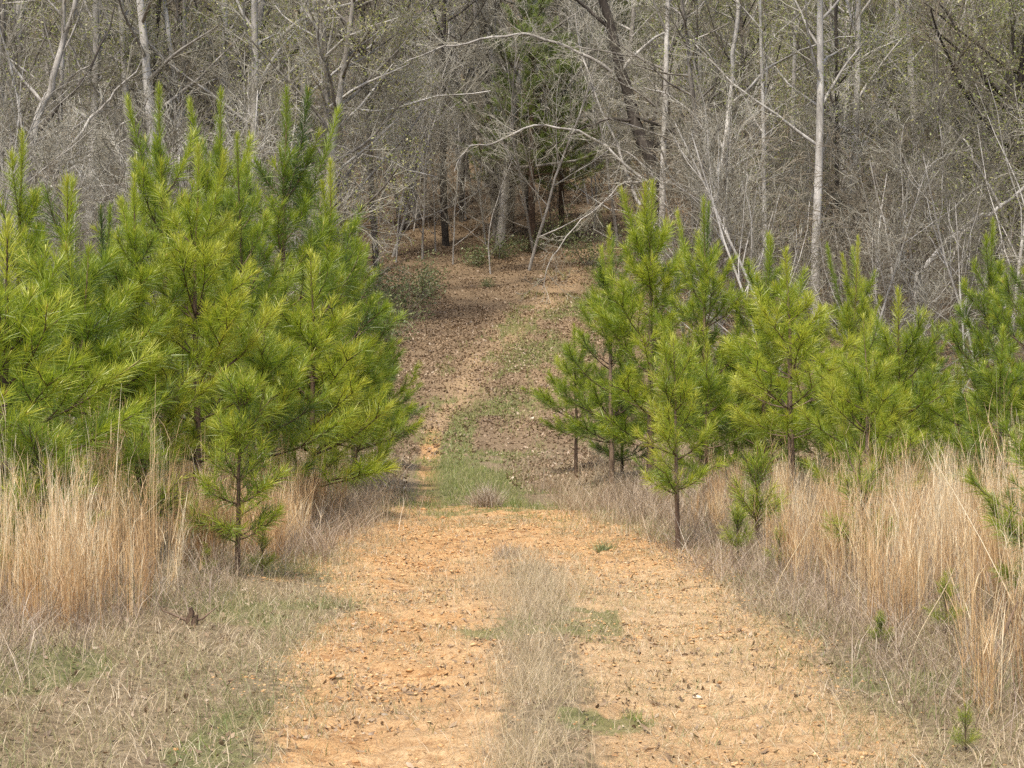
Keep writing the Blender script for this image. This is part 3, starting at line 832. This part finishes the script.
limb_tree('crooked_tree', 'big dark crooked tree with long pale limbs reaching out over the track',
          [(657, 225), (654, 179), (646, 146), (635, 112), (621, 71), (608, 25), (600, -10), (590, -60), (585, -110)],
          [([(648, 182), (621, 160), (592, 135), (562, 125), (521, 129), (492, 148), (467, 158), (456, 178)], -2.0, 0.052, 3.0, True),
           ([(612, 72), (575, 50), (537, 40), (504, 38), (462, 48), (425, 62), (396, 75)], -1.5, 0.058, 3.6, True),
           ([(636, 116), (667, 129), (690, 145), (720, 150), (760, 165)], -1.0, 0.06, 2.0, False),
           ([(637, 118), (604, 117), (580, 127), (560, 140), (548, 150)], 0.8, 0.05, 2.0, False),
           ([(652, 180), (621, 183), (596, 208), (571, 233), (548, 265), (540, 292)], -1.8, 0.036, 3.2, True),
           ([(650, 160), (652, 125), (667, 62), (690, 10), (700, -40)], 0.5, 0.07, 2.0, False),
           ([(656, 190), (700, 155), (704, 100), (687, 42), (680, -10)], -0.6, 0.06, 1.8, True),
           ([(640, 205), (629, 175), (612, 129), (590, 80), (575, 10)], 0.9, 0.06, 1.6, True),
           ([(650, 150), (690, 110), (730, 90), (770, 85)], -0.8, 0.055, 2.2, False),
           ([(620, 72), (650, 40), (690, 15), (720, -20)], 0.4, 0.06, 2.0, True),
           ([(610, 30), (570, 0), (520, -20), (480, -20)], -0.8, 0.06, 2.6, False)],
          60, (0.24, 0.10), 'bark_dark', 301)
limb_tree('arching_tree', 'grey tree with long arching limbs above the round-topped left pine',
          [(249, 200), (252, 120), (255, 60), (262, 10), (268, -60)],
          [([(256, 70), (270, 45), (306, 20), (347, 10), (373, 3), (430, -6)], -1.5, 0.085, 2.4, True),
           ([(255, 100), (285, 60), (317, 38), (350, 38), (364, 53), (388, 64), (400, 85), (416, 112)], -2.0, 0.06, 2.4, False),
           ([(254, 130), (300, 150), (345, 150), (390, 165), (440, 185)], -1.6, 0.055, 3.0, True),
           ([(254, 120), (310, 105), (370, 110), (430, 95), (490, 85)], 1.0, 0.06, 2.8, True),
           ([(252, 110), (225, 70), (200, 30), (190, -20)], 0.6, 0.06, 2.0, False),
           ([(256, 60), (268, 25), (276, -10)], 0, 0.06, 1.5, False)],
          57, (0.17, 0.08), 'bark_pale', 302)
limb_tree('sprawling_tree', 'sprawling pale-stemmed tree fanning its limbs out at the left edge',
          [(20, 215), (30, 170), (44, 103), (50, 79), (63, 41), (76, 3), (90, -50)],
          [([(24, 200), (60, 160), (95, 125), (120, 100), (150, 70)], -1.0, 0.06, 2.4, True),
           ([(24, 205), (70, 170), (110, 140), (140, 120), (165, 100)], -1.4, 0.055, 2.4, True),
           ([(30, 170), (20, 120), (10, 70), (0, 20)], -0.5, 0.055, 2.2, True),
           ([(40, 130), (80, 80), (100, 40), (110, 0)], 0.8, 0.05, 2.2, False),
           ([(30, 190), (80, 185), (120, 190), (160, 180)], -0.8, 0.05, 2.6, True),
           ([(44, 103), (5, 60), (-30, 30)], -0.5, 0.05, 2, True)],
          48, (0.12, 0.05), 'bark_pale', 303)
limb_tree('leaning_dead_tree', 'pale dead stem leaning to the right across the wood at far right',
          [(915, 275), (945, 245), (980, 218), (1015, 196), (1050, 170)],
          [([(985, 215), (962, 235), (950, 255), (935, 270)], -0.8, 0.04, 4, True),
           ([(1000, 205), (975, 160), (960, 130), (940, 110)], 0.5, 0.035, 4, True)],
          46, (0.07, 0.04), 'bark_pale', 304)
limb_tree('slanting_tree', 'slender tree with pale limbs slanting down toward the right stand',
          [(706, 260), (715, 200), (724, 150), (732, 90), (735, 20), (740, -60)],
          [([(715, 200), (740, 165), (755, 185), (762, 210)], -0.8, 0.04, 2, True),
           ([(724, 150), (700, 120), (670, 100), (640, 92)], -0.9, 0.045, 2.4, True),
           ([(730, 105), (760, 70), (800, 50), (850, 40)], -0.6, 0.045, 2.4, True),
           ([(720, 170), (760, 150), (800, 140), (860, 130), (920, 120)], 0.5, 0.04, 2.4, True)],
          52, (0.08, 0.05), 'bark', 305)

# evergreens and leafy bushes inside the wood
for kind, px, top, d, lab in (('tree0', 532, -40, 66, 'tall soft-needled evergreen behind the long pale limbs'),
                              ('tree1', 512, 60, 69, 'thin dark-stemmed pine with sparse green boughs beside the track in the wood'),
                              ('tree0', 590, -80, 84, 'tall evergreen behind the crooked dark tree'),
                              ('tree1', 560, 120, 72, 'half-grown evergreen under the crooked tree'),
                              ('tree0', 562, 20, 67.5, 'soft green evergreen between the two long pale limbs'),
                              ('tree0', 620, -30, 90, 'dim evergreen deep behind the top of the crooked tree'),
                              ('tree1', 735, -20, 86, 'evergreen deep in the wood behind the slanting tree')):
    pine(kind, px, top, d, lab, 'evergreen_tree', 'evergreens inside the wood', wide=1.25)

def bush_meshes(seed, H, n, leaf, size):
    rng = np.random.default_rng(seed)
    polys, pts = [], []
    for k in range(n):
        az = rng.uniform(0, 6.28)
        p = bent((rng.normal(0, 0.08), rng.normal(0, 0.08), 0), (math.cos(az) * rng.uniform(0.3, 1.0), math.sin(az) * rng.uniform(0.3, 1.0), rng.uniform(0.5, 1)), H * rng.uniform(0.6, 1.1), 0.3, 6, rng, 0.12)
        polys.append((p, np.linspace(0.012, 0.003, 6)))
        pts.extend(p[2:]); pts.extend((p[2:-1] + p[3:]) / 2)
    V, F = tubes(polys, 4); ms = mesh_np('bush_stems', V, F, M['twig_brown'])
    V, F, T = leaves_at(rng, pts, size, 9, 0.16)
    return ms, mesh_np('bush_leaves', V, F, M[leaf], {'tint': T})
BUSH = [bush_meshes(401, 0.75, 11, 'shrub_leaf', 0.036), bush_meshes(402, 1.2, 16, 'shrub_leaf', 0.034)]
for px, d, s, kind, lab in ((478, 63.5, 1.0, 0, 'leafy green bush at the end of the track, left of the drooping limb'),
                            (500, 65, 1.1, 0, 'larger leafy green bush under the thin dark trunks'),
                            (530, 66, 0.9, 0, 'leafy green bush right under the drooping pale limb'),
                            (487, 60.5, 0.45, 0, 'tiny leafy bush alone in the brown leaf litter'),
                            (402, 55, 1.2, 1, 'dark green bush at the left side of the leaf-strewn slope'),
                            (422, 59, 1.1, 1, 'rounded dark green bush below the dark straight trunk'),
                            (388, 51, 1.1, 1, 'dark green bush close behind the left stand of pines'),
                            (372, 56, 1.3, 1, 'dark green bush glimpsed under the far left boughs'),
                            (560, 67, 1.1, 1, 'dim green bush on the right bank of the track'),
                            (590, 64, 1.2, 1, 'dim green bush behind the rounded right pine')):
    x = gx(px, d)
    e = empty('leafy_bush', (x, d, hz(x, d) - 0.03), px, s, lab, 'bush', 'green bushes in the wood')
    put('stems', BUSH[kind][0], e); put('foliage', BUSH[kind][1], e)

# far wood beyond the trees one can tell apart: one mass
rng = np.random.default_rng(9)
FARSPEC = [(8, (16, 20), (0.2, 0.34), (0.5, 1.1), 0.01, 0.03, 0.1), (5, (8, 10), (0.3, 0.6), (0.4, 1.0), 0.02, 0.12, 0.15), (3, (3, 5), (0.4, 0.7), (0.4, 1), 0, 0.2, 0.1), (3, (0, 0), (0, 0), (0, 0), 0, 0.2)]
protos = []
for k in range(4):
    pp = {0: [], 1: [], 2: []}
    grow(pp, rng, np.zeros(3), np.array([0, 0, 1.0]), 14, 0.14, 0, FARSPEC, [])
    protos.append(tubes([(p, np.maximum(r, 0.012)) for v in pp.values() for p, r in v], 3))
Vs, Fs, o = [], [], 0
for k in range(300):
    y = 105 + 95 * rng.uniform(0, 1) ** 1.4; x = rng.uniform(-0.32, 0.32) * y
    V, F = protos[k % 4]
    a = rng.uniform(0, 6.28); s = rng.uniform(0.8, 1.2)
    Q = np.stack([V[:, 0] * math.cos(a) - V[:, 1] * math.sin(a), V[:, 0] * math.sin(a) + V[:, 1] * math.cos(a), V[:, 2]], -1) * s
    Vs.append(Q + np.array([x, y, hz(x, y) - 0.3])); Fs.append(F + o); o += len(V)
tag(put('far_wood', mesh_np('far_wood', np.concatenate(Vs), np.concatenate(Fs), M['twig'])), 'grey mass of distant bare wood high on the hill', 'wood', None, 'stuff')

# ------------------------------------------------------------------ grasses and litter
def scatter(rng, n, x0, x1, y0, y1, f):
    """n candidate points, kept with probability f(x, y)"""
    x = rng.uniform(x0, x1, n); y = rng.uniform(y0, y1, n)
    k = rng.uniform(0, 1, n) < f(x, y)
    return x[k], y[k]

GL = [(4, -2.4), (9, -2.4), (12, -2.3), (13.5, -2.1), (15.2, -2.15), (16.2, -1.85), (17, -1.75), (24, -1.95), (30, -2.3)]
GR = [(4, 2.7), (8.5, 2.3), (9.5, 2.08), (12, 2.02), (15.6, 1.9), (18.4, 1.95), (22, 1.7), (30, 1.6)]
def tall_field(x, y):
    nz = fbm(x * 0.9, y * 0.6, 61, 3) - 0.5
    l = sstep(0.0, 0.45, interp(y, GL) - x + 0.6 * nz)
    r = sstep(0.0, 0.45, x - interp(y, GR) + 0.6 * nz)
    return np.maximum(l, r) * np.maximum(sstep(0.12, 0.4, nz + 0.5) * (0.3 + 0.7 * sstep(0.38, 0.55, fbm(x * 3.2, y * 2.0, 62, 3))), 0.75 * (x < 0) * sstep(13.5, 15, y) * sstep(22, 19, y)) * np.where(x < 0, 0.15 + 0.85 * sstep(27, 21, y), 0.12 + 0.88 * sstep(24, 16, y)) * sstep(30, 24, y)

def broom(seed, n, x0, x1, y0, y1, name, label):
    rng = np.random.default_rng(seed)
    cx, cy = scatter(rng, n, x0, x1, y0, y1, tall_field)
    acc = Acc()
    per = 26
    m = len(cx) * per
    rad = np.abs(rng.normal(0, 0.055, m)); az = rng.uniform(0, 6.28, m)
    bx = np.repeat(cx, per) + rad * np.cos(az); by = np.repeat(cy, per) + rad * np.sin(az)
    base = np.stack([bx, by, surf(bx, by) - 0.01], -1)
    edge = np.repeat(np.clip(np.maximum(interp(cy, GL) - cx, cx - interp(cy, GR)) / 1.0, 0.25, 1), per)
    ch = np.repeat(rng.uniform(0.6, 1.2, len(cx)) * (0.55 + 0.9 * fbm(cx * 1.1, cy * 1.0, 67, 3)), per)
    h = ch * rng.uniform(0.55, 1.15, m) * (0.72 + 0.24 * edge) * (1 - np.repeat(np.where(cx < 0, 0.12, 0.30) * sstep(13.5, 19, cy) + np.where(cx < 0, 0.14, 0.0) * sstep(14, 12, cy), per))
    lean = rng.uniform(0.0, 0.11, m) + 0.25 * (rng.uniform(0, 1, m) < 0.07) * rng.uniform(0, 2, m)
    bend = rng.normal(0.06, 0.10, m) + np.repeat(np.abs(rng.normal(0, 0.10, len(cx))), per)
    bent_over = rng.uniform(0, 1, m) < 0.05
    bend = np.where(bent_over, rng.uniform(0.8, 2.2, m), bend)
    az = np.where(rng.uniform(0, 1, m) < 0.6, np.repeat(rng.uniform(0, 6.28, len(cx)), per), az)
    ct = np.repeat(0.5 + 0.9 * (fbm(cx * 1.5, cy * 1.2, 66, 3) - 0.5) + rng.normal(0, 0.13, len(cx)), per)
    tint = np.clip(ct + rng.normal(0, 0.14, m), 0, 1)
    culm = rng.uniform(0, 1, m) < 0.12
    h = np.where(culm, h * 1.16, h); tint = np.where(culm, np.clip(tint + 0.25, 0, 1), tint)
    V, F, T, P = blades(rng, base, h, rng.uniform(0.0014, 0.0026, m) * np.where(culm, 1.45, 1.0), lean, bend, tint, 5, 0.22, az)
    acc.add(V, F, T)
    # leaves and feathery seed sheaths along each stem
    for k in range(5):
        sel = rng.uniform(0, 1, m) < 0.6
        f = rng.uniform(0.25, 0.98, m)
        q = f * 4; i = np.minimum(q.astype(int), 3); w = (q - i)[:, None]
        b = (P[np.arange(m), i] * (1 - w) + P[np.arange(m), i + 1] * w)[sel]
        mm = len(b)
        V, F, T, _ = blades(rng, b, rng.uniform(0.07, 0.24, mm), rng.uniform(0.0012, 0.0024, mm), rng.uniform(0.12, 0.5, mm), rng.uniform(-0.2, 0.9, mm),
                            np.clip(tint[sel] + 0.16 * (f[sel] - 0.4) + rng.normal(0.03, 0.12, mm), 0, 1), 3)
        acc.add(V, F, T)
    o = put(name, acc.mesh(name, M['straw']))
    return tag(o, label, 'grass', None, 'stuff')
broom(501, 1900, -7.5, -1.8, 8.6, 29, 'broom_grass', 'tall dry straw-coloured broom grass under the left pines')
broom(502, 2100, 1.5, 8.2, 7.6, 29, 'broom_grass', 'tall dry reddish straw broom grass in front of the right pines')

def thatch(seed, n, name, label, dens, hmin, hmax, mat, lean=(0.2, 1.2), bend=(0.2, 1.8), box=(-6, 6, 6.5, 30), w=(0.0012, 0.0025), tint=(0.5, 0.2), tf=None):
    rng = np.random.default_rng(seed)
    x, y = scatter(rng, n, *box, dens)
    m = len(x)
    base = np.stack([x, y, surf(x, y) - 0.005], -1)
    h = rng.uniform(hmin, hmax, m)
    tt = rng.normal(tint[0], tint[1], m)
    if tf is not None: tt = tt + tf(x, y)
    scale = np.maximum(1.0, y / 14.0)
    V, F, T, _ = blades(rng, base, h, rng.uniform(*w, m) * scale, rng.uniform(*lean, m), rng.uniform(*bend, m), np.clip(tt, 0, 1), 4)
    acc = Acc(); acc.add(V, F, T)
    return tag(put(name, acc.mesh(name, M[mat])), label, 'grass', None, 'stuff')

# tangled grey thatch at the feet of the tall grass
def thatch_f(x, y):
    nz = fbm(x * 1.3, y * 1.0, 81, 3) - 0.5
    l = sstep(-0.35, 0.25, interp(y, GL) - x + 0.7 * nz); r = sstep(-0.55, 0.2, x - interp(y, GR) + 0.7 * nz)
    return np.maximum(l, r) * np.where(np.abs(x) > 4.5, 0.4, 1.0)
thatch(511, 120000, 'thatch_grass', 'tangled grey-brown thatch at the foot of the tall dry grass', thatch_f, 0.18, 0.55, 'thatch', (0.1, 1.0), (0.2, 2.4), (-6.5, 6.5, 8, 29))

# brown brush mounds beside the far end of the road
def mound(x, y):
    a0 = 0.75 * sstep(22, 25, y) * sstep(37, 33, y) * np.maximum(sstep(0.5, 1.0, x - interp(y, MED)), sstep(0.3, 0.55, interp(y, TL) - x)) * sstep(0.25, 0.5, fbm(x * 1.2, y * 0.6, 97, 3))
    a = np.exp(-((x + 1.95) / 0.5) ** 2 - ((y - 22.0) / 3.4) ** 2) + np.exp(-((x - 1.55) / 0.55) ** 2 - ((y - 22.0) / 3.0) ** 2)
    return np.clip(np.maximum(a * 1.2, a0 * np.where(x < interp(y, MED), 1.2, 0.7)), 0, 1) * (0.15 + 0.85 * sstep(0.4, 0.6, fbm(x * 2.6, y * 1.6, 99, 3)))
thatch(512, 70000, 'weed_brush', 'fine grey-brown dry weeds heaped beside the far end of the road', mound, 0.08, 0.55, 'weed', (0.0, 0.8), (0.0, 1.6), (-3.6, 3.4, 17, 37), (0.001, 0.002), (0.5, 0.2), lambda x, y: 0.9 * (fbm(x * 2, y * 1.4, 98, 3) - 0.5))

# short verge turf, grey-tan with green
def turf_f(x, y):
    rd, g, lt, hl, inr_, md = fields(x, y)
    nz = fbm(x * 1.6, y * 1.2, 83, 4)
    return np.clip((1 - inr_) * (0.45 + 0.9 * sstep(0.35, 0.6, nz)), 0, 1) * sstep(28, 24, y)
thatch(521, 190000, 'verge_turf', 'short grey-green turf and dry stubble on the verges', turf_f, 0.04, 0.17, 'turf', (0.1, 1.2), (0.1, 1.4), (-4.2, 4.2, 6.6, 24),
       (0.0011, 0.0022), (0.54, 0.24), lambda x, y: 1.0 * (fbm(x * 1.6, y * 1.1, 84, 4) - 0.5))
# wispy dry strip between the ruts
def med_f(x, y):
    nz = fbm(x * 2.0, y * 0.9, 85, 3)
    return np.exp(-((x - interp(y, MED) + 0.5 * (nz - 0.5)) / (0.2 + 0.18 * sstep(11, 15, y))) ** 2) * sstep(18.5, 14.5, y) * sstep(0.2, 0.6, nz) * sstep(0.2, 0.5, fbm(x * 5, y * 3, 86, 2))
thatch(531, 60000, 'median_grass', 'wispy tan grass strip between the two ruts', med_f, 0.07, 0.27, 'turf', (0.0, 1.0), (0.0, 1.3), (-0.8, 1.1, 6.6, 18.5), (0.0008, 0.0016), (0.72, 0.14))
# green blades
def green_f(x, y):
    rd, g, lt, hl, inr_, md = fields(x, y)
    return g * np.where(y < 24, 0.55, 1.0)
thatch(541, 160000, 'green_grass', 'fresh green grass growing on the track and in patches', green_f, 0.03, 0.14, 'green', (0.0, 0.9), (0.0, 1.2), (-3, 5, 7, 64), (0.0012, 0.0024), (0.48, 0.3))
# sparse blades over the ruts
def sparse_f(x, y):
    rd, g, lt, hl, inr_, md = fields(x, y)
    return inr_ * (0.14 + 0.6 * sstep(0.3, 0.8, x) * sstep(18, 14, y) + 0.5 * sstep(0.5, 0.1, np.minimum(x - interp(y, ROAD_L), interp(y, ROAD_R) - x)) + 0.9 * sstep(0.5, 0.7, fbm(x * 1.5, y * 1.5, 87, 4))) * sstep(27, 20, y)
thatch(551, 140000, 'road_stubble', 'sparse dry stubble scattered over the dirt road', sparse_f, 0.03, 0.11, 'turf', (0.3, 1.4), (0.1, 1.2), (-1.7, 1.9, 6.6, 26), (0.001, 0.002), (0.6, 0.22))

def flakes(seed, x, y, size, name, label, mat, cat='leaf litter', up=0.6, lift=0.01):
    rng = np.random.default_rng(seed)
    m = len(x)
    c = np.stack([x, y, surf(x, y) + lift], -1)
    nrm = unit(rng.normal(0, up, (m, 3)) + np.array([0, 0, 1.0]))
    u = unit(np.cross(nrm, rng.normal(0, 1, (m, 3)))); w = np.cross(nrm, u)
    s = size * np.minimum(rng.lognormal(-0.1, 0.38, m), 1.7)
    cup = nrm * (s * rng.uniform(0.0, 0.5, m))[:, None]
    V, F = ribbons(np.stack([c - u * s[:, None] + cup, c - u * (s * 0.2)[:, None], c + u * s[:, None] + cup], 1), w, np.stack([s * 0.15, s * 0.5, s * 0.12], 1))
    T = np.repeat(np.clip(0.5 + 0.7 * (fbm(x * 0.8, y * 0.8, 93, 3) - 0.5) + rng.normal(0, 0.18, m), 0, 1), 6)
    acc = Acc(); acc.add(V, F, T)
    return tag(put(name, acc.mesh(name, M[mat])), label, cat, None, 'stuff')
rng = np.random.default_rng(601)
def hill_f(x, y):
    return np.where(x > interp(y, MED) + 0.5, sstep(29, 34, y), np.where(x < interp(y, TL) - 0.35, sstep(27, 32, y), sstep(34, 40, y))) * (0.35 + 0.65 * sstep(0.3, 0.55, fbm(x * 0.7, y * 0.7, 88, 3))) * (1 - 0.55 * path_f(x, y))
x, y = scatter(rng, 280000, -9, 12, 28, 80, hill_f)
flakes(602, x, y, 0.034, 'leaf_litter', 'brown fallen leaves carpeting the slope and forest floor', 'leaf')
def rl(x, y):
    rd, g, lt, hl, inr_, md = fields(x, y)
    return np.clip(0.12 + lt + 0.4 * (1 - inr_), 0, 1)
x, y = scatter(rng, 26000, -3.6, 3.6, 6.6, 24, rl)
flakes(603, x, y, 0.015, 'dead_leaves', 'small dark dead leaves and bark bits on road and verge', 'leaf')

def streak_f(x, y):
    rd, g, lt, hl, inr_, md = fields(x, y)
    return inr_ * sstep(0.52, 0.62, fbm(x * 2.2, y * 7.0, 89, 4)) * sstep(22, 16, y) + 0.25 * (1 - inr_) * sstep(0.5, 0.6, fbm(x * 3, y * 3, 90, 3))
x, y = scatter(rng, 60000, -3.6, 3.2, 6.6, 24, streak_f)
flakes(604, x, y, 0.013, 'bark_bits', 'thin dark streaks of bark bits and dead leaves washed across the road', 'leaf', up=0.9, lift=0.006)

# clods and stones of the road
def clods(seed, x, y, size, name, label):
    rng = np.random.default_rng(seed)
    ico = np.array([[0, 0, 1], [.894, 0, .447], [.276, .851, .447], [-.724, .526, .447], [-.724, -.526, .447], [.276, -.851, .447],
                    [.724, .526, -.447], [-.276, .851, -.447], [-.894, 0, -.447], [-.276, -.851, -.447], [.724, -.526, -.447], [0, 0, -1]])
    fc = np.array([[0, 1, 2], [0, 2, 3], [0, 3, 4], [0, 4, 5], [0, 5, 1], [1, 6, 2], [2, 7, 3], [3, 8, 4], [4, 9, 5], [5, 10, 1],
                   [6, 7, 2], [7, 8, 3], [8, 9, 4], [9, 10, 5], [10, 6, 1], [11, 7, 6], [11, 8, 7], [11, 9, 8], [11, 10, 9], [11, 6, 10]])
    m = len(x)
    s = size * rng.lognormal(0, 0.38, m) * (0.7 + y / 30)
    sc = np.stack([s * rng.uniform(0.8, 1.6, m), s * rng.uniform(0.7, 1.1, m), s * rng.uniform(0.3, 0.6, m)], -1)
    v = ico[None] * sc[:, None, :] * rng.uniform(0.7, 1.25, (m, 12, 1))
    a = rng.uniform(0, 6.28, m)
    ca, sa = np.cos(a)[:, None], np.sin(a)[:, None]
    v = np.stack([v[:, :, 0] * ca - v[:, :, 1] * sa, v[:, :, 0] * sa + v[:, :, 1] * ca, v[:, :, 2]], -1)
    v += np.stack([x, y, surf(x, y) + sc[:, 2] * 0.2], -1)[:, None, :]
    F = (fc[None] + 12 * np.arange(m)[:, None, None]).reshape(-1, 3)
    T = np.repeat(np.clip(rng.normal(0.48, 0.15, m), 0, 1), 12)
    me = mesh_np(name, v.reshape(-1, 3), F, M['stone'], {'tint': T})
    return tag(put(name, me), label, 'clods', None, 'stuff')
def cl(x, y):
    rd, g, lt, hl, inr_, md = fields(x, y)
    return rd * (0.15 + 0.85 * sstep(0.42, 0.6, fbm(x * 1.2, y * 0.9, 95, 4))) * sstep(27, 20, y)
x, y = scatter(rng, 60000, -2.4, 2.4, 6.4, 27, cl)
clods(701, x, y, 0.0075, 'soil_clods', 'crumbled orange clods and pale stones over the ruts')

# ------------------------------------------------------------------ single small things
def stick(name, pts, r, label, cat, mat='twig_brown', group=None):
    P = np.array(pts, float)
    k = np.linspace(0, 1, 10); t = np.linspace(0, 1, len(P))
    Q = np.stack([np.interp(k, t, P[:, i]) for i in range(3)], -1)
    V, F = tubes([(Q - Q[0], np.linspace(r, r * 0.35, 10))], 6)
    o = put(name, mesh_np(name, V, F, M[mat], None, True)); o.location = Q[0]
    return tag(o, label, cat, group)

def on(px, d, dz=0.0):
    x = gx(px, d); return np.array([x, d, float(surf(np.array([x]), np.array([d]))[0]) + dz])

# broken stump with two splayed dead sticks, left verge
p = on(190, 12.1)
e = empty('stump', p, 0, 1, 'low splintered brown stump with splayed dead sticks on the left verge', 'stump')
rng = np.random.default_rng(8)
V, F = tubes([(np.array([[0, 0, -0.02], [0.0, 0, 0.05], [0.012, 0, 0.08], [0.0, 0, 0.115]]), np.array([0.034, 0.022, 0.019, 0.012])),
              (np.array([[0.02, 0, -0.02], [0.03, 0.01, 0.04], [0.05, 0.01, 0.07]]), np.array([0.03, 0.02, 0.003]))], 7)
put('wood', mesh_np('stump_wood', V, F, M['pine_bark']), e)
for q in ([[0, 0, 0.02], [-0.1, 0.02, 0.06], [-0.17, 0.0, 0.09], [-0.21, 0.0, 0.15]], [[0, 0, 0.02], [0.08, 0.02, 0.04], [0.14, 0.0, 0.09], [0.18, 0.0, 0.12]]):
    V, F = tubes([(np.array(q, float), np.array([0.012, 0.008, 0.005, 0.002]))], 5)
    put('stick', mesh_np('stump_stick', V, F, M['pine_bark']), e)

# crossed pale stalks leaning in the right grass
def stalk(px0, py0, px1, py1, d, label):
    a = at(px0, py0, d); b = at(px1, py1, d - 0.4)
    a[2] = surf(np.array([a[0]]), np.array([a[1]]))[0]
    m = (a + b) / 2 + np.array([0.04, 0, 0.05])
    q = (a + 3 * b) / 4 + np.array([0.03, 0, 0.04])
    P = np.array([a, (a + m) / 2 + np.array([-0.02, 0, 0.0]), m, q, b])
    stick('dry_stalk', P, 0.0042, label, 'stalk', 'stalk', 'pale dry stalks in the right grass')
stalk(765, 600, 845, 455, 13.5, 'long pale stalk leaning right, crossing others in the right grass')
stalk(790, 590, 812, 462, 13.2, 'pale stalk nearly upright in the right grass')
stalk(885, 560, 838, 450, 13.8, 'pale stalk leaning left toward the bright grass-bound pine')
stalk(905, 600, 975, 520, 10.6, 'short pale stalk slanting up to the right near the right edge')
stick('fallen_branch', [on(985, 10.0, 0.02), on(1002, 10.1, 0.18), on(1018, 10.2, 0.34)], 0.016, 'dark broken branch propped in the grass at the right edge', 'branch', 'pine_bark')

# grey-green rosette on the right rut, and a withered pale sprig at the right verge
def rosette(name, c, n, L, mat, label, cat, lift=0.5, seed=3):
    rng = np.random.default_rng(seed)
    base = np.zeros((n, 3)); base[:, :2] = rng.normal(0, L * 0.25, (n, 2))
    V, F, T, _ = blades(rng, base, rng.uniform(0.6, 1.1, n) * L, np.full(n, min(L * 0.05, 0.0035)), rng.uniform(lift, 1.3, n), rng.uniform(0.1, 0.6, n), rng.uniform(0.3, 1, n), 4)
    o = put(name, mesh_np(name, V, F, M[mat], {'tint': T})); o.location = c
    return tag(o, label, cat)
rosette('rosette_weed', on(603, 18.6), 240, 0.16, 'shrub_leaf', 'flat grey-green rosette of leaves on the right rut', 'weed')
rosette('withered_sprig', on(842, 9.9), 16, 0.14, 'thatch', 'withered pale sprig lying at the right edge of the road', 'weed', 0.9, 4)
rosette('withered_sprig', on(872, 9.7), 14, 0.12, 'thatch', 'smaller withered pale sprig right of its twin', 'weed', 0.9, 5)
rosette('weed_tuft', on(508, 17.3), 220, 0.2, 'thatch', 'dry tuft standing alone in the middle of the road', 'weed', 0.1, 6)
rosette('weed_tuft', on(487, 25.2), 600, 0.36, 'thatch', 'dry pale tuft at the crest of the road beside green grass', 'weed', 0.1, 7)
rosette('green_tuft', on(632, 9.1), 110, 0.09, 'green', 'fresh green tuft on the right rut close to the camera', 'weed', 0.1, 8)
